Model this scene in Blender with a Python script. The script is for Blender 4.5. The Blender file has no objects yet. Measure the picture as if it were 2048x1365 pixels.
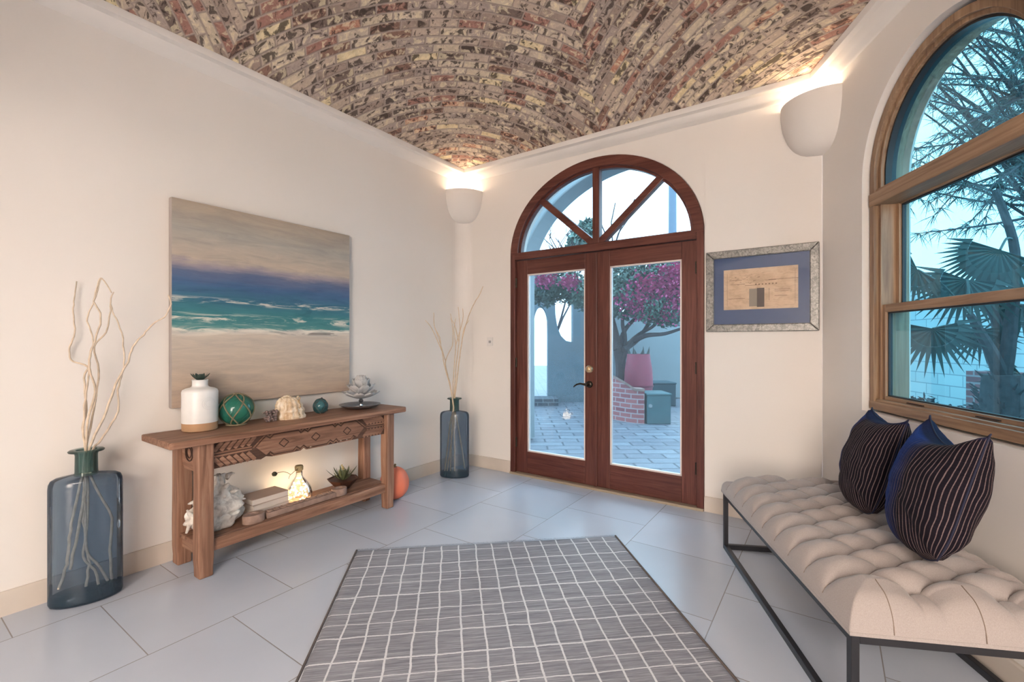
import bpy, bmesh, math, random
from mathutils import Vector, Matrix, noise
random.seed(7)
SC=bpy.context.scene
COL=SC.collection
PI=math.pi
F=922.0; HZ=683.0; EYE=1.25
SL,CL=math.sin(math.radians(34.68)),math.cos(math.radians(34.68))
SB,CB=math.sin(math.radians(55.38)),math.cos(math.radians(55.38))
SW,CW=math.sin(math.radians(9.3)),math.cos(math.radians(9.3))
# wall frames: local x runs rightwards along the wall, local y runs into the wall, z up
C1=Vector((2.012,2.987,0))
FR={
 'L':(Vector((-3.1*CL,3.1*SL,0)), math.atan2(CL,SL)),
 'B':(Vector((3.6*CB,3.6*SB,0)), math.atan2(-CB,SB)),
 'W':(C1, math.atan2(-CW,-SW)),
 '0':(Vector((0,0,0)),0.0),
}
def wpt(fr,x,y=0,z=0):
    o,a=FR[fr]; c,s=math.cos(a),math.sin(a)
    return Vector((o.x+x*c-y*s, o.y+x*s+y*c, z))
def loc(fr,p):
    o,a=FR[fr]; c,s=math.cos(a),math.sin(a); d=Vector((p[0]-o.x,p[1]-o.y))
    return (d.x*c+d.y*s, -d.x*s+d.y*c)
def at(px,py,Y):
    return Vector(((px-1024)/F*Y, Y, EYE-(py-HZ)/F*Y))

# ---------------------------------------------------------------- geometry collector
class G:
    def __init__(s): s.v=[]; s.f=[]; s.uv={}; s.mi=[]; s.m=0
    def add(s,vs,fs,uvs=None):
        b=len(s.v); s.v+= [tuple(v) for v in vs]
        for i,f in enumerate(fs):
            s.f.append(tuple(b+k for k in f)); s.mi.append(s.m)
            if uvs: s.uv[len(s.f)-1]=uvs[i]
        return s
    def box(s,x0,x1,y0,y1,z0,z1):
        vs=[(x,y,z) for z in(z0,z1) for y in(y0,y1) for x in(x0,x1)]
        return s.add(vs,[(0,2,3,1),(4,5,7,6),(0,1,5,4),(2,6,7,3),(0,4,6,2),(1,3,7,5)])
    def quad(s,a,b,c,d): return s.add([a,b,c,d],[(0,1,2,3)])
    def tube(s,pts,rad,seg=6,cap=True):
        pts=[Vector(p) for p in pts]; n=len(pts)
        if not isinstance(rad,(list,tuple)): rad=[rad]*n
        vs=[];fs=[]; up=Vector((0.13,0.27,1)).normalized(); prev=None
        for i,p in enumerate(pts):
            t=(pts[min(i+1,n-1)]-pts[max(i-1,0)])
            if t.length<1e-9: t=Vector((0,0,1))
            t.normalize()
            if prev is None:
                a=t.cross(up) if abs(t.dot(up))<.95 else t.cross(Vector((1,0,0)))
            else: a=prev-t*prev.dot(t)
            a.normalize(); prev=a; b=t.cross(a)
            for k in range(seg):
                th=2*PI*k/seg; vs.append(p+(a*math.cos(th)+b*math.sin(th))*rad[i])
        for i in range(n-1):
            for k in range(seg):
                k2=(k+1)%seg; fs.append((i*seg+k,i*seg+k2,(i+1)*seg+k2,(i+1)*seg+k))
        if cap: fs.append(tuple(range(seg-1,-1,-1))); fs.append(tuple((n-1)*seg+k for k in range(seg)))
        return s.add(vs,fs)
    def lathe(s,prof,c=(0,0,0),seg=32,sx=1,sy=1,p=2.0,rot=0,cap=True):
        vs=[];fs=[];n=len(prof)
        for r,z in prof:
            for k in range(seg):
                th=2*PI*k/seg; cx,sn=math.cos(th),math.sin(th)
                ex=math.copysign(abs(cx)**(2/p),cx); ey=math.copysign(abs(sn)**(2/p),sn)
                x=r*ex*sx; y=r*ey*sy
                vs.append((c[0]+x*math.cos(rot)-y*math.sin(rot), c[1]+x*math.sin(rot)+y*math.cos(rot), c[2]+z))
        for i in range(n-1):
            for k in range(seg):
                k2=(k+1)%seg; fs.append((i*seg+k,i*seg+k2,(i+1)*seg+k2,(i+1)*seg+k))
        if cap:
            if prof[0][0]>1e-6: fs.append(tuple(range(seg-1,-1,-1)))
            if prof[-1][0]>1e-6: fs.append(tuple((n-1)*seg+k for k in range(seg)))
        return s.add(vs,fs)
    def prism(s,pts,y0,y1,close=True):
        # polygon in the x,z plane extruded along y
        n=len(pts); vs=[(x,y0,z) for x,z in pts]+[(x,y1,z) for x,z in pts]
        fs=[tuple(range(n)),tuple(range(2*n-1,n-1,-1))]
        fs+=[(i,i+n,(i+1)%n+n,(i+1)%n) for i in range(n)]
        return s.add(vs,fs)
    def prismz(s,pts,z0,z1):
        n=len(pts); vs=[(x,y,z0) for x,y in pts]+[(x,y,z1) for x,y in pts]
        fs=[tuple(range(n-1,-1,-1)),tuple(range(n,2*n))]
        fs+=[(i,(i+1)%n,(i+1)%n+n,i+n) for i in range(n)]
        return s.add(vs,fs)
    def grid(s,fn,nu,nv,uv=True,wrap=False):
        vs=[];fs=[];uvs=[]
        for j in range(nv+1):
            for i in range(nu+1): vs.append(fn(i/nu,j/nv))
        w=nu+1
        for j in range(nv):
            for i in range(nu):
                fs.append((j*w+i,j*w+i+1,(j+1)*w+i+1,(j+1)*w+i))
                uvs.append([(i/nu,j/nv),((i+1)/nu,j/nv),((i+1)/nu,(j+1)/nv),(i/nu,(j+1)/nv)])
        return s.add(vs,fs,uvs if uv else None)
    def ball(s,c,r,seg=20,rings=12,sz=1.0):
        return s.lathe([(r*math.sin(PI*i/rings)+1e-7,-r*sz*math.cos(PI*i/rings)) for i in range(rings+1)],c,seg,cap=False)
    def xf(s,fn):
        s.v=[tuple(fn(Vector(v))) for v in s.v]; return s
    def build(s,name,mat,parent=None,smooth=False,bevel=0,bseg=2,solid=0,sub=0,merge=False,angle=40,recalc=True,soff=-1):
        me=bpy.data.meshes.new(name); me.from_pydata(s.v,[],s.f)
        mats=mat if isinstance(mat,(list,tuple)) else [mat]
        for m in mats: me.materials.append(m)
        if len(mats)>1: me.polygons.foreach_set('material_index',s.mi)
        if s.uv:
            ul=me.uv_layers.new(name='UVMap')
            for i,p in enumerate(me.polygons):
                u=s.uv.get(i)
                if u:
                    for k,li in enumerate(p.loop_indices): ul.data[li].uv=u[k]
        if merge or recalc:
            bm=bmesh.new(); bm.from_mesh(me)
            if merge: bmesh.ops.remove_doubles(bm,verts=bm.verts,dist=1e-5)
            if recalc: bmesh.ops.recalc_face_normals(bm,faces=bm.faces)
            bm.to_mesh(me); bm.free()
        o=bpy.data.objects.new(name,me); COL.objects.link(o)
        if parent: o.parent=parent
        if smooth:
            me.polygons.foreach_set('use_smooth',[True]*len(me.polygons))
            me.set_sharp_from_angle(angle=math.radians(angle))
        if solid:
            m=o.modifiers.new('Solidify','SOLIDIFY'); m.thickness=solid; m.offset=soff
        if bevel:
            m=o.modifiers.new('Bevel','BEVEL'); m.width=bevel; m.segments=bseg; m.limit_method='ANGLE'; m.angle_limit=math.radians(35)
        if sub:
            m=o.modifiers.new('Subdivision','SUBSURF'); m.levels=sub; m.render_levels=sub
        return o
def put(o,fr,x=0,y=0,z=0,rot=0):
    o.location=wpt(fr,x,y,z); o.rotation_euler=(0,0,FR[fr][1]+rot); return o
def tag(o,label=None,cat=None,group=None,kind=None):
    if label: o['label']=label
    if cat: o['category']=cat
    if group: o['group']=group
    if kind: o['kind']=kind
    return o
def thing(name,label,cat,fr='0',x=0,y=0,z=0,rot=0,group=None,kind=None):
    o=bpy.data.objects.new(name,None); COL.objects.link(o); o.empty_display_size=.1
    put(o,fr,x,y,z,rot); return tag(o,label,cat,group,kind)
def struct(o,fr='0',x=0,y=0,z=0):
    o['kind']='structure'; return put(o,fr,x,y,z)

# ---------------------------------------------------------------- materials
def srgb(r,g,b):
    f=lambda c:(c/255/12.92 if c/255<=.04045 else ((c/255+.055)/1.055)**2.4)
    return (f(r),f(g),f(b),1)
class M:
    def __init__(s,name):
        s.m=bpy.data.materials.new(name); s.m.use_nodes=True; s.t=s.m.node_tree; s.n=s.t.nodes; s.l=s.t.links
        s.b=s.n['Principled BSDF']; s.out=s.n['Material Output']
    def node(s,t,**k):
        n=s.n.new(t)
        for a,b in k.items(): setattr(n,a,b)
        return n
    def link(s,a,b): s.l.new(a,b)
    def set(s,col=None,rough=None,metal=None,spec=None):
        if col is not None: s.b.inputs['Base Color'].default_value=col
        if rough is not None: s.b.inputs['Roughness'].default_value=rough
        if metal is not None: s.b.inputs['Metallic'].default_value=metal
        if spec is not None: s.b.inputs['Specular IOR Level'].default_value=spec
        return s
    def coord(s,kind='Object',scale=(1,1,1),rot=(0,0,0),loc=(0,0,0)):
        tc=s.node('ShaderNodeTexCoord'); mp=s.node('ShaderNodeMapping')
        mp.inputs['Scale'].default_value=scale; mp.inputs['Rotation'].default_value=rot; mp.inputs['Location'].default_value=loc
        s.link(tc.outputs[kind],mp.inputs['Vector']); return mp.outputs[0]
    def noise(s,vec,scale=5,detail=4,rough=.5,dist=0):
        n=s.node('ShaderNodeTexNoise'); n.inputs['Scale'].default_value=scale; n.inputs['Detail'].default_value=detail
        n.inputs['Roughness'].default_value=rough; n.inputs['Distortion'].default_value=dist
        s.link(vec,n.inputs['Vector']); return n.outputs['Fac']
    def ramp(s,fac,stops,interp='LINEAR'):
        r=s.node('ShaderNodeValToRGB'); cr=r.color_ramp; cr.interpolation=interp
        while len(cr.elements)<len(stops): cr.elements.new(.5)
        for e,(p,c) in zip(cr.elements,stops): e.position=p; e.color=c
        s.link(fac,r.inputs[0]); return r.outputs[0]
    def mix(s,fac,a,b,mode='MIX'):
        n=s.node('ShaderNodeMix',data_type='RGBA',blend_type=mode)
        for sock,val in((n.inputs[0],fac),(n.inputs[6],a),(n.inputs[7],b)):
            if hasattr(val,'is_output') or isinstance(val,bpy.types.NodeSocket): s.link(val,sock)
            else: sock.default_value=val
        return n.outputs[2]
    def math(s,op,a,b=0.0,c=None):
        n=s.node('ShaderNodeMath',operation=op)
        for i,val in enumerate((a,b) if c is None else (a,b,c)):
            if isinstance(val,bpy.types.NodeSocket): s.link(val,n.inputs[i])
            else: n.inputs[i].default_value=val
        return n.outputs[0]
    def bump(s,h,strength=.3,dist=.01):
        b=s.node('ShaderNodeBump'); b.inputs['Strength'].default_value=strength; b.inputs['Distance'].default_value=dist
        s.link(h,b.inputs['Height']); s.link(b.outputs[0],s.b.inputs['Normal'])
    def color(s,c): s.link(c,s.b.inputs['Base Color'])
def plain(name,col,rough=.6,metal=0,spec=.5,var=.06,scale=8,bump=0,bscale=60):
    m=M(name).set(col,rough,metal,spec)
    if var:
        v=m.coord(); n=m.noise(v,scale,3)
        lo=tuple(c*(1-var) for c in col[:3])+(1,); hi=tuple(min(1,c*(1+var)) for c in col[:3])+(1,)
        m.color(m.ramp(n,[(.3,lo),(.7,hi)]))
        if bump: m.bump(m.noise(v,bscale,4),bump,.004)
    return m.m
def wood(name,c0,c1,c2,axis=0,rough=.5,fine=28,bump=.15,spec=.4):
    m=M(name).set(None,rough,0,spec)
    sc=[fine,fine,fine]; sc[axis]=1.6
    v=m.coord(scale=tuple(sc)); n1=m.noise(v,1,5,.62,1.2)
    sc2=[5,5,5]; sc2[axis]=.8
    n2=m.noise(m.coord(scale=tuple(sc2)),1,3,.5,.6)
    a=m.ramp(n1,[(.3,c0),(.5,c1),(.68,c2)]); b=m.ramp(n2,[(.3,(.72,.72,.72,1)),(.7,(1.1,1.1,1.1,1))])
    m.color(m.mix(1.0,a,b,'MULTIPLY')); m.bump(n1,bump,.003)
    return m.m
def glass(name,tint,refl=1.0,rough=0.0,ior=1.45,mixw=0.0,body=(1,1,1,1),veil=False):
    m=M(name); m.n.remove(m.b)
    tr=m.node('ShaderNodeBsdfTransparent'); tr.inputs[0].default_value=tint
    gl=m.node('ShaderNodeBsdfGlossy'); gl.inputs['Roughness'].default_value=rough; gl.inputs['Color'].default_value=(refl,refl,refl,1)
    fr=m.node('ShaderNodeFresnel'); fr.inputs['IOR'].default_value=ior
    mx=m.node('ShaderNodeMixShader'); m.link(fr.outputs[0],mx.inputs[0]); m.link(tr.outputs[0],mx.inputs[1]); m.link(gl.outputs[0],mx.inputs[2])
    o=mx.outputs[0]
    if mixw:
        df=m.node('ShaderNodeBsdfTranslucent' if veil else 'ShaderNodeBsdfDiffuse'); df.inputs[0].default_value=body
        m2=m.node('ShaderNodeMixShader'); m2.inputs[0].default_value=mixw; m.link(o,m2.inputs[1]); m.link(df.outputs[0],m2.inputs[2]); o=m2.outputs[0]
    m.link(o,m.out.inputs[0]); return m.m
def emis(name,col,st):
    m=M(name).set((0,0,0,1),.5); m.b.inputs['Emission Color'].default_value=col; m.b.inputs['Emission Strength'].default_value=st; return m.m

def plaster():
    m=M('warm_plaster').set(None,.75,0,.25)
    v=m.coord(); n=m.noise(v,.9,3,.5); n2=m.noise(v,6,3,.5)
    a=m.ramp(n,[(.35,(.775,.715,.665,1)),(.65,(.81,.75,.70,1))]); m.color(a); m.bump(m.noise(v,3.5,4),.12,.02)
    return m.m
PLASTER=plaster()
BASE=plain('baseboard_stone',(.60,.52,.45,1),.5,var=.05,scale=4)
def floor_mat():
    m=M('porcelain_floor_tile').set(None,.3,0,.5)
    # running-bond squares of 0.6 m laid along the left wall; x along the wall, y out of it
    o,a=FR['L']
    tc=m.node('ShaderNodeTexCoord'); sp=m.node('ShaderNodeSeparateXYZ')
    m.link(tc.outputs['Object'],sp.inputs[0])
    x=sp.outputs[0]; y=sp.outputs[1]
    r=m.math('DIVIDE',m.math('SUBTRACT',m.math('MULTIPLY',y,-1.0),.265),.6)
    row=m.math('FLOOR',r); fr_=m.math('SUBTRACT',r,row)
    par=m.math('MODULO',m.math('ABSOLUTE',row),2.0)
    c=m.math('DIVIDE',m.math('SUBTRACT',m.math('SUBTRACT',x,.085),m.math('MULTIPLY',par,.315)),.6)
    col=m.math('FLOOR',c); fc=m.math('SUBTRACT',c,col)
    ex=m.math('MINIMUM',fr_,m.math('SUBTRACT',1.0,fr_)); ey=m.math('MINIMUM',fc,m.math('SUBTRACT',1.0,fc))
    e=m.math('MINIMUM',ex,ey)
    g=m.math('LESS_THAN',e,.0036)
    cb=m.node('ShaderNodeCombineXYZ'); m.link(row,cb.inputs[0]); m.link(col,cb.inputs[1])
    wn=m.node('ShaderNodeTexWhiteNoise'); m.link(cb.outputs[0],wn.inputs[0])
    mp=m.node('ShaderNodeVectorMath',operation='ADD'); m.link(tc.outputs['Object'],mp.inputs[0]); m.link(wn.outputs['Color'],mp.inputs[1])
    n=m.noise(mp.outputs[0],1.6,5,.55,.2)
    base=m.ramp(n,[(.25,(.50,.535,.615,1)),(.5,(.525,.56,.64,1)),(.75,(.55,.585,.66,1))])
    tone=m.ramp(wn.outputs['Value'],[(0,(.93,.93,.93,1)),(1,(1.03,1.03,1.03,1))])
    base=m.mix(1.0,base,tone,'MULTIPLY')
    m.color(m.mix(g,base,(.30,.28,.28,1)))
    rg=m.ramp(n,[(.2,(.245,.245,.245,1)),(.8,(.22,.22,.22,1))]); m.link(rg,m.b.inputs['Roughness'])
    m.bump(m.math('MULTIPLY',m.math('MINIMUM',e,.006),150),.3,.002)
    return m.m
def brick_mat():
    m=M('reclaimed_vault_brick').set(None,.85,0,.2)
    uv=m.node('ShaderNodeUVMap'); uv.uv_map='UVMap'
    nz=m.node('ShaderNodeTexNoise'); nz.inputs['Scale'].default_value=3.0; nz.inputs['Detail'].default_value=2; m.link(uv.outputs[0],nz.inputs['Vector'])
    add=m.node('ShaderNodeVectorMath',operation='MULTIPLY_ADD'); m.link(nz.outputs['Color'],add.inputs[0]); add.inputs[1].default_value=(.02,.02,0); m.link(uv.outputs[0],add.inputs[2])
    sp=m.node('ShaderNodeSeparateXYZ'); m.link(add.outputs[0],sp.inputs[0]); u=sp.outputs[0]; v=sp.outputs[1]
    r=m.math('DIVIDE',v,.054); row=m.math('FLOOR',r); fr_=m.math('SUBTRACT',r,row)
    w1=m.node('ShaderNodeTexWhiteNoise',noise_dimensions='1D'); m.link(row,w1.inputs['W'])
    c=m.math('ADD',m.math('DIVIDE',u,.185),w1.outputs['Value']); col=m.math('FLOOR',c); fc=m.math('SUBTRACT',c,col)
    ey=m.math('MULTIPLY',m.math('MINIMUM',fr_,m.math('SUBTRACT',1.0,fr_)),.054)
    ex=m.math('MULTIPLY',m.math('MINIMUM',fc,m.math('SUBTRACT',1.0,fc)),.185)
    e=m.math('MINIMUM',ex,ey)
    n0=m.noise(uv.outputs[0],28,4,.6)
    en=m.math('ADD',e,m.math('MULTIPLY',m.math('SUBTRACT',n0,.5),.008))
    mort=m.ramp(en,[(.003,(1,1,1,1)),(.0065,(0,0,0,1))])
    cb=m.node('ShaderNodeCombineXYZ'); m.link(row,cb.inputs[0]); m.link(col,cb.inputs[1])
    wn=m.node('ShaderNodeTexWhiteNoise'); m.link(cb.outputs[0],wn.inputs[0])
    pal=m.ramp(wn.outputs['Value'],[(0,srgb(176,158,142)),(.14,srgb(150,132,120)),(.27,srgb(188,172,150)),(.38,srgb(150,112,100)),(.48,srgb(158,142,132)),(.6,srgb(128,100,88)),(.67,srgb(184,168,150)),(.8,srgb(112,96,88)),(.88,srgb(200,182,146)),(.96,srgb(170,124,104))],'CONSTANT')
    # weathered dark and cream streaks, brick by brick
    off=m.node('ShaderNodeVectorMath',operation='MULTIPLY_ADD'); m.link(wn.outputs['Color'],off.inputs[0]); off.inputs[1].default_value=(9,9,9)
    m.link(uv.outputs[0],off.inputs[2])
    n1=m.noise(off.outputs[0],19,4,.62,.9); n2=m.noise(off.outputs[0],30,3,.6,.5)
    sw=m.node('ShaderNodeSeparateColor'); m.link(wn.outputs['Color'],sw.inputs[0])
    thr=m.math('ADD',n1,m.math('MULTIPLY',sw.outputs[1],.10))
    dk=m.ramp(thr,[(.585,(0,0,0,1)),(.64,(1,1,1,1))])
    lt=m.ramp(m.math('SUBTRACT',n1,m.math('MULTIPLY',sw.outputs[0],.1)),[(.34,(1,1,1,1)),(.40,(0,0,0,1))])
    c1=m.mix(m.math('MULTIPLY',lt,.6),pal,srgb(214,200,168)); c2=m.mix(m.math('MULTIPLY',dk,.85),c1,srgb(66,56,50))
    c2=m.mix(1.0,c2,m.ramp(n2,[(.3,(1.08,1.08,1.08,1)),(.7,(1.42,1.42,1.42,1))]),'MULTIPLY')
    m.color(m.mix(mort,c2,srgb(174,156,144)))
    m.bump(m.math('ADD',m.math('MULTIPLY',m.math('MINIMUM',en,.008),90),m.math('MULTIPLY',n2,.5)),.7,.008)
    return m.m
REDWOOD=lambda ax:wood('stained_door_wood_%s'%'xyz'[ax],(.075,.021,.015,1),(.125,.038,.027,1),(.17,.06,.042,1),ax,.38,30,.08)
OAK=lambda ax:wood('honey_window_wood_%s'%'xyz'[ax],(.235,.13,.075,1),(.35,.21,.12,1),(.45,.29,.18,1),ax,.42,34,.1)
TEAK=lambda ax:wood('weathered_table_wood_%s'%'xyz'[ax],(.15,.07,.04,1),(.29,.145,.09,1),(.40,.23,.155,1),ax,.55,30,.3)
RWx,RWz=REDWOOD(0),REDWOOD(2)
OKx,OKz=OAK(0),OAK(2)
TKx,TKz,TKy=TEAK(0),TEAK(2),TEAK(1)
DKWOOD=wood('dark_carved_groove',(.035,.015,.01,1),(.055,.025,.016,1),(.08,.035,.02,1),0,.7)
DOORGLASS=glass('door_glass',(.66,.87,.97,1),.9,mixw=.04,body=(.75,.88,.95,1),veil=True)  # pale translucent mix paints a bright haze over the view through the panes
WINGLASS=glass('window_glass_cyan',(.24,.56,.67,1),1.0,ior=1.5,mixw=.02,body=(.25,.62,.80,1),veil=True)  # cyan translucent mix paints a slight haze here too
BLACK=plain('black_steel',(.018,.018,.022,1),.38,0,.5,var=0)
BRONZE=plain('dark_bronze',(.05,.04,.03,1),.35,.8,var=0)
BRASS=plain('satin_brass',(.55,.42,.28,1),.3,.9,var=0)

# ---------------------------------------------------------------- room shell
H=3.05; BZ=2.96; LZ=2.87   # wall height, brick springing, underside of the ledge
XL0,XL1=-.958,3.594; XB0,XB1=-3.095,-.041
RF=.14
def arch_z(kind,x,c,hw,spr,rise):
    t=(x-c)/hw
    return spr+rise*math.sqrt(max(0,1-t*t))
def arched_wall(x0,x1,c,hw,z0,spr,rise,T,n=48,zt=H,yoff=0):
    g=G(); xs=[c-hw*math.cos(PI*i/n) for i in range(n+1)]
    for y,fl in((yoff,0),(yoff+T,1)):
        def q(a,b,zl0,zl1,zh0,zh1):
            g.quad((a,y,zl0),(b,y,zl1),(b,y,zh1),(a,y,zh0))
        q(x0,xs[0],0,0,zt,zt) if z0<=0 else None
        q(xs[-1],x1,0,0,zt,zt) if z0<=0 else None
        if z0>0:
            for a,b in((x0,xs[0]),(xs[-1],x1)): q(a,b,0,0,z0,z0);q(a,b,z0,z0,spr,spr);q(a,b,spr,spr,zt,zt)
        for i in range(n):
            a,b=xs[i],xs[i+1]; za,zb=arch_z(0,a,c,hw,spr,rise),arch_z(0,b,c,hw,spr,rise)
            if z0>0: q(a,b,0,0,z0,z0)
            q(a,b,za,zb,zt,zt)
    y0,y1=yoff,yoff+T
    for i in range(n):
        a,b=xs[i],xs[i+1]; za,zb=arch_z(0,a,c,hw,spr,rise),arch_z(0,b,c,hw,spr,rise)
        g.quad((a,y0,za),(a,y1,za),(b,y1,zb),(b,y0,zb))
        if z0>0: g.quad((a,y0,z0),(b,y0,z0),(b,y1,z0),(a,y1,z0))
    for x in(xs[0],xs[-1]): g.quad((x,y0,z0),(x,y1,z0),(x,y1,spr),(x,y0,spr))
    g.quad((x0,y0,zt),(x1,y0,zt),(x1,y1,zt),(x0,y1,zt))
    for x in(x0,x1): g.quad((x,y0,0),(x,y1,0),(x,y1,zt),(x,y0,zt))
    return g
# left wall with the softly rounded far corner
g=G(); pts=[(XL0-.3,0),(XL1-RF,0)]+[(XL1-RF+RF*math.sin(PI/2*i/10),-RF+RF*math.cos(PI/2*i/10)) for i in range(1,11)]
for i in range(len(pts)-1):
    a,b=pts[i],pts[i+1]; g.quad((a[0],a[1],0),(b[0],b[1],0),(b[0],b[1],H),(a[0],a[1],H))
g.box(XL0-.3,XL1+.25,.01,.2,0,H)
wl=struct(g.build('wall_left',PLASTER,smooth=True,merge=False,recalc=False),'L'); 
# back wall with the arched doorway
DC,DHW,DZ,DR=-1.6305,.868,2.055,.745
g=arched_wall(XB0+.03,XB1,DC,DHW,0,DZ,DR,.26)
wb=struct(g.build('wall_back',PLASTER,merge=True,bevel=.006,bseg=2),'B')
# window wall
WX0,WX1=.447,1.487; WC=(WX0+WX1)/2
g=arched_wall(-.0,5.06,WC,.532,.868,2.13,.532,.24)
ww=struct(g.build('wall_right',PLASTER,merge=True,bevel=.022,bseg=4),'W')
# rear wall behind the camera with a wide opening to the next room
FR['R']=(wpt('L',XL0,0),FR['B'][1]+PI)
RL=5.23
g=arched_wall(-RL-.2,.0,-2.75,1.75,0,2.0,.62,.2)
struct(g.build('wall_rear',PLASTER,merge=True),'R')
# floor: object coordinates run along the left wall
a=FR['L'][1]
g=G(); cs=[wpt('L',XL0,0),wpt('L',XL1,0),C1.copy(),wpt('W',5.05,0)]
def inl(p): q=loc('L',p); return (q[0],q[1],0)
poly=[(-4.5,.2),(3.84,.2),(3.84,-4.2),(-4.5,-7.0)]
g.add([(x,y,z) for z in(0,-.1) for x,y in poly],[(3,2,1,0),(4,5,6,7)]+[(i,(i+1)%4,(i+1)%4+4,i+4) for i in range(4)])
def ip(p): q=loc('L',(p.x,p.y)); return (q[0],q[1])
P0=ip(wpt('L',XL0-3.4,.12)); P1=ip(wpt('L',XL1+.12,.12)); P2=ip(wpt('B',XB1+.12,.12)); P3=ip(wpt('W',8.6,.12))
g=G(); poly=[P0,P1,P2,P3]
g.add([(x,y,z) for z in(0,-.1) for x,y in poly],[(3,2,1,0),(4,5,6,7)]+[(i,(i+1)%4,(i+1)%4+4,i+4) for i in range(4)])
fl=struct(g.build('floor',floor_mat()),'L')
# next room behind the camera: plain walls and ceiling so the light that comes in has a place to come from
g=G(); g.box(-RL-2.2,1.9,3.4,3.55,0,2.8); struct(g.build('wall_hall',PLASTER),'R')
g=G(); g.box(1.75,1.9,.2,3.4,0,2.8); struct(g.build('wall_hall_left',PLASTER),'R')
g=G(); g.box(-RL-2.2,-RL-2.05,.2,3.4,0,2.8); struct(g.build('wall_hall_right',PLASTER),'R')
g=G(); g.box(-RL-2.2,-RL+.05,.05,.2,0,2.8); g.box(.2,1.9,.05,.2,0,2.8); struct(g.build('wall_hall_front',PLASTER),'R')
g=G(); g.box(-RL-2.2,1.9,.0,3.55,2.8,2.9); struct(g.build('ceiling_hall',PLASTER),'R')

def rn(a,b): d=Vector((b[0]-a[0],b[1]-a[1])); d.normalize(); return Vector((d.y,-d.x))
def offset_path(P,closed,off):
    n=len(P); out=[]
    for i in range(n):
        if closed or 0<i<n-1:
            n0=rn(P[i-1],P[i]); n1=rn(P[i],P[(i+1)%n]); m=(n0+n1); k=off/max(.2,(1+n0.dot(n1))); out.append((P[i][0]+m.x*k,P[i][1]+m.y*k))
        else:
            nn=rn(P[0],P[1]) if i==0 else rn(P[-2],P[-1]); out.append((P[i][0]+nn.x*off,P[i][1]+nn.y*off))
    return out
def sweep(P,prof,closed=False):
    g=G(); rings=[[(x,y,z) for x,y in offset_path(P,closed,o)] for o,z in prof]
    n=len(P); m=len(prof); vs=[v for r in rings for v in r]; fs=[]
    for j in range(m):
        j2=(j+1)%m
        for i in range(n if closed else n-1):
            i2=(i+1)%n; fs.append((j*n+i,j*n+i2,j2*n+i2,j2*n+i))
    if not closed: fs.append(tuple(j*n for j in range(m))); fs.append(tuple(j*n+n-1 for j in range(m-1,-1,-1)))
    return g.add(vs,fs)
def w2(fr,x,y=0): p=wpt(fr,x,y); return (p.x,p.y)
# baseboards
bp=[(0,0),(.014,0),(.014,.104),(.010,.111),(0,.111)]
arc=[w2('L',XL1-RF+RF*math.sin(PI/2*i/10),-RF+RF*math.cos(PI/2*i/10)) for i in range(11)]
def gshift(g,fr):
    return g
struct(sweep([w2('L',XL0,0)]+arc[:6],bp).build('baseboard_left',BASE,smooth=True),'0')
struct(sweep(arc[5:]+[w2('B',DC-DHW,0)],bp).build('baseboard_back',BASE,smooth=True),'0')
struct(sweep([w2('B',DC+DHW+.001,0),w2('B',XB1,0),w2('W',.02,0)],bp).build('baseboard_corner',BASE),'0')
struct(sweep([w2('W',.02,0),w2('W',5.04,0)],bp).build('baseboard_right',BASE),'0')
# ledge all round under the vault
ROOM=[w2('L',XL0),w2('L',XL1),w2('B',XB1),w2('W',5.043)]
lp=[(0,LZ-.012),(.012,LZ-.004),(.03,LZ+.004),(.048,LZ+.016),(.06,LZ+.030),(.068,LZ+.045),(.082,LZ+.05),(.10,LZ+.052),(.104,LZ+.06),(.104,BZ),(0,BZ)]
struct(sweep(ROOM,lp,True).build('trim_1',PLASTER,smooth=True,angle=30),'0')
# brick vault
D=[Vector((x,y,0)) for x,y in offset_path(ROOM,True,.1)]   # C2,C0,C1,C3
DA=.62
hu=[(D[2]-D[1]).length/2,(D[3]-D[0]).length/2]; hv=[(D[1]-D[0]).length/2,(D[2]-D[3]).length/2]
def dome(u,v):   # u: -1 left .. 1 right, v: -1 near .. 1 far
    far=D[1].lerp(D[2],(u+1)/2); near=D[0].lerp(D[3],(u+1)/2); p=near.lerp(far,(v+1)/2)
    z=BZ+DA*((1-u*u)*(1-v*v))**.88
    return Vector((p.x,p.y,z))
g=G(); N=56
for su in(-1,1):
    for sv in(-1,1):
        h1=1.49 if sv>0 else 2.45; h2=2.22
        # warp so that edges get finer cells
        def fn(a,b): return dome(su*(1-(1-a)**1.0),sv*(1-(1-b)**1.0))
        vs=[];fs=[];uvs=[]
        def par(i): t=i/N; return 1-(1-t)**1.6
        for j in range(N+1):
            for i in range(N+1): vs.append(dome(su*par(i),sv*par(j)))
        def puv(i,j):
            p=(1-par(i))*h1; q=(1-par(j))*h2
            return ((p-q)*.7071+su*10+sv*31, (p+q)*.7071+su*3.3+sv*7.7+20)
        for j in range(N):
            for i in range(N):
                k=j*(N+1)+i; fs.append((k,k+1,k+N+2,k+N+1)); uvs.append([puv(i,j),puv(i+1,j),puv(i+1,j+1),puv(i,j+1)])
        g.add(vs,fs,uvs)
ce=struct(g.build('ceiling',brick_mat(),smooth=True,merge=False,recalc=False,angle=60),'0')
g=G()
vs=[];n=40
for j in range(n+1):
    for i in range(n+1):
        p=dome(-1+2*i/n,-1+2*j/n); vs.append((p.x,p.y,p.z+.12))
g.add(vs,[(j*(n+1)+i,j*(n+1)+i+1,(j+1)*(n+1)+i+1,(j+1)*(n+1)+i) for j in range(n) for i in range(n)])
struct(g.build('roof_shell',PLASTER,smooth=True),'0')
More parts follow.
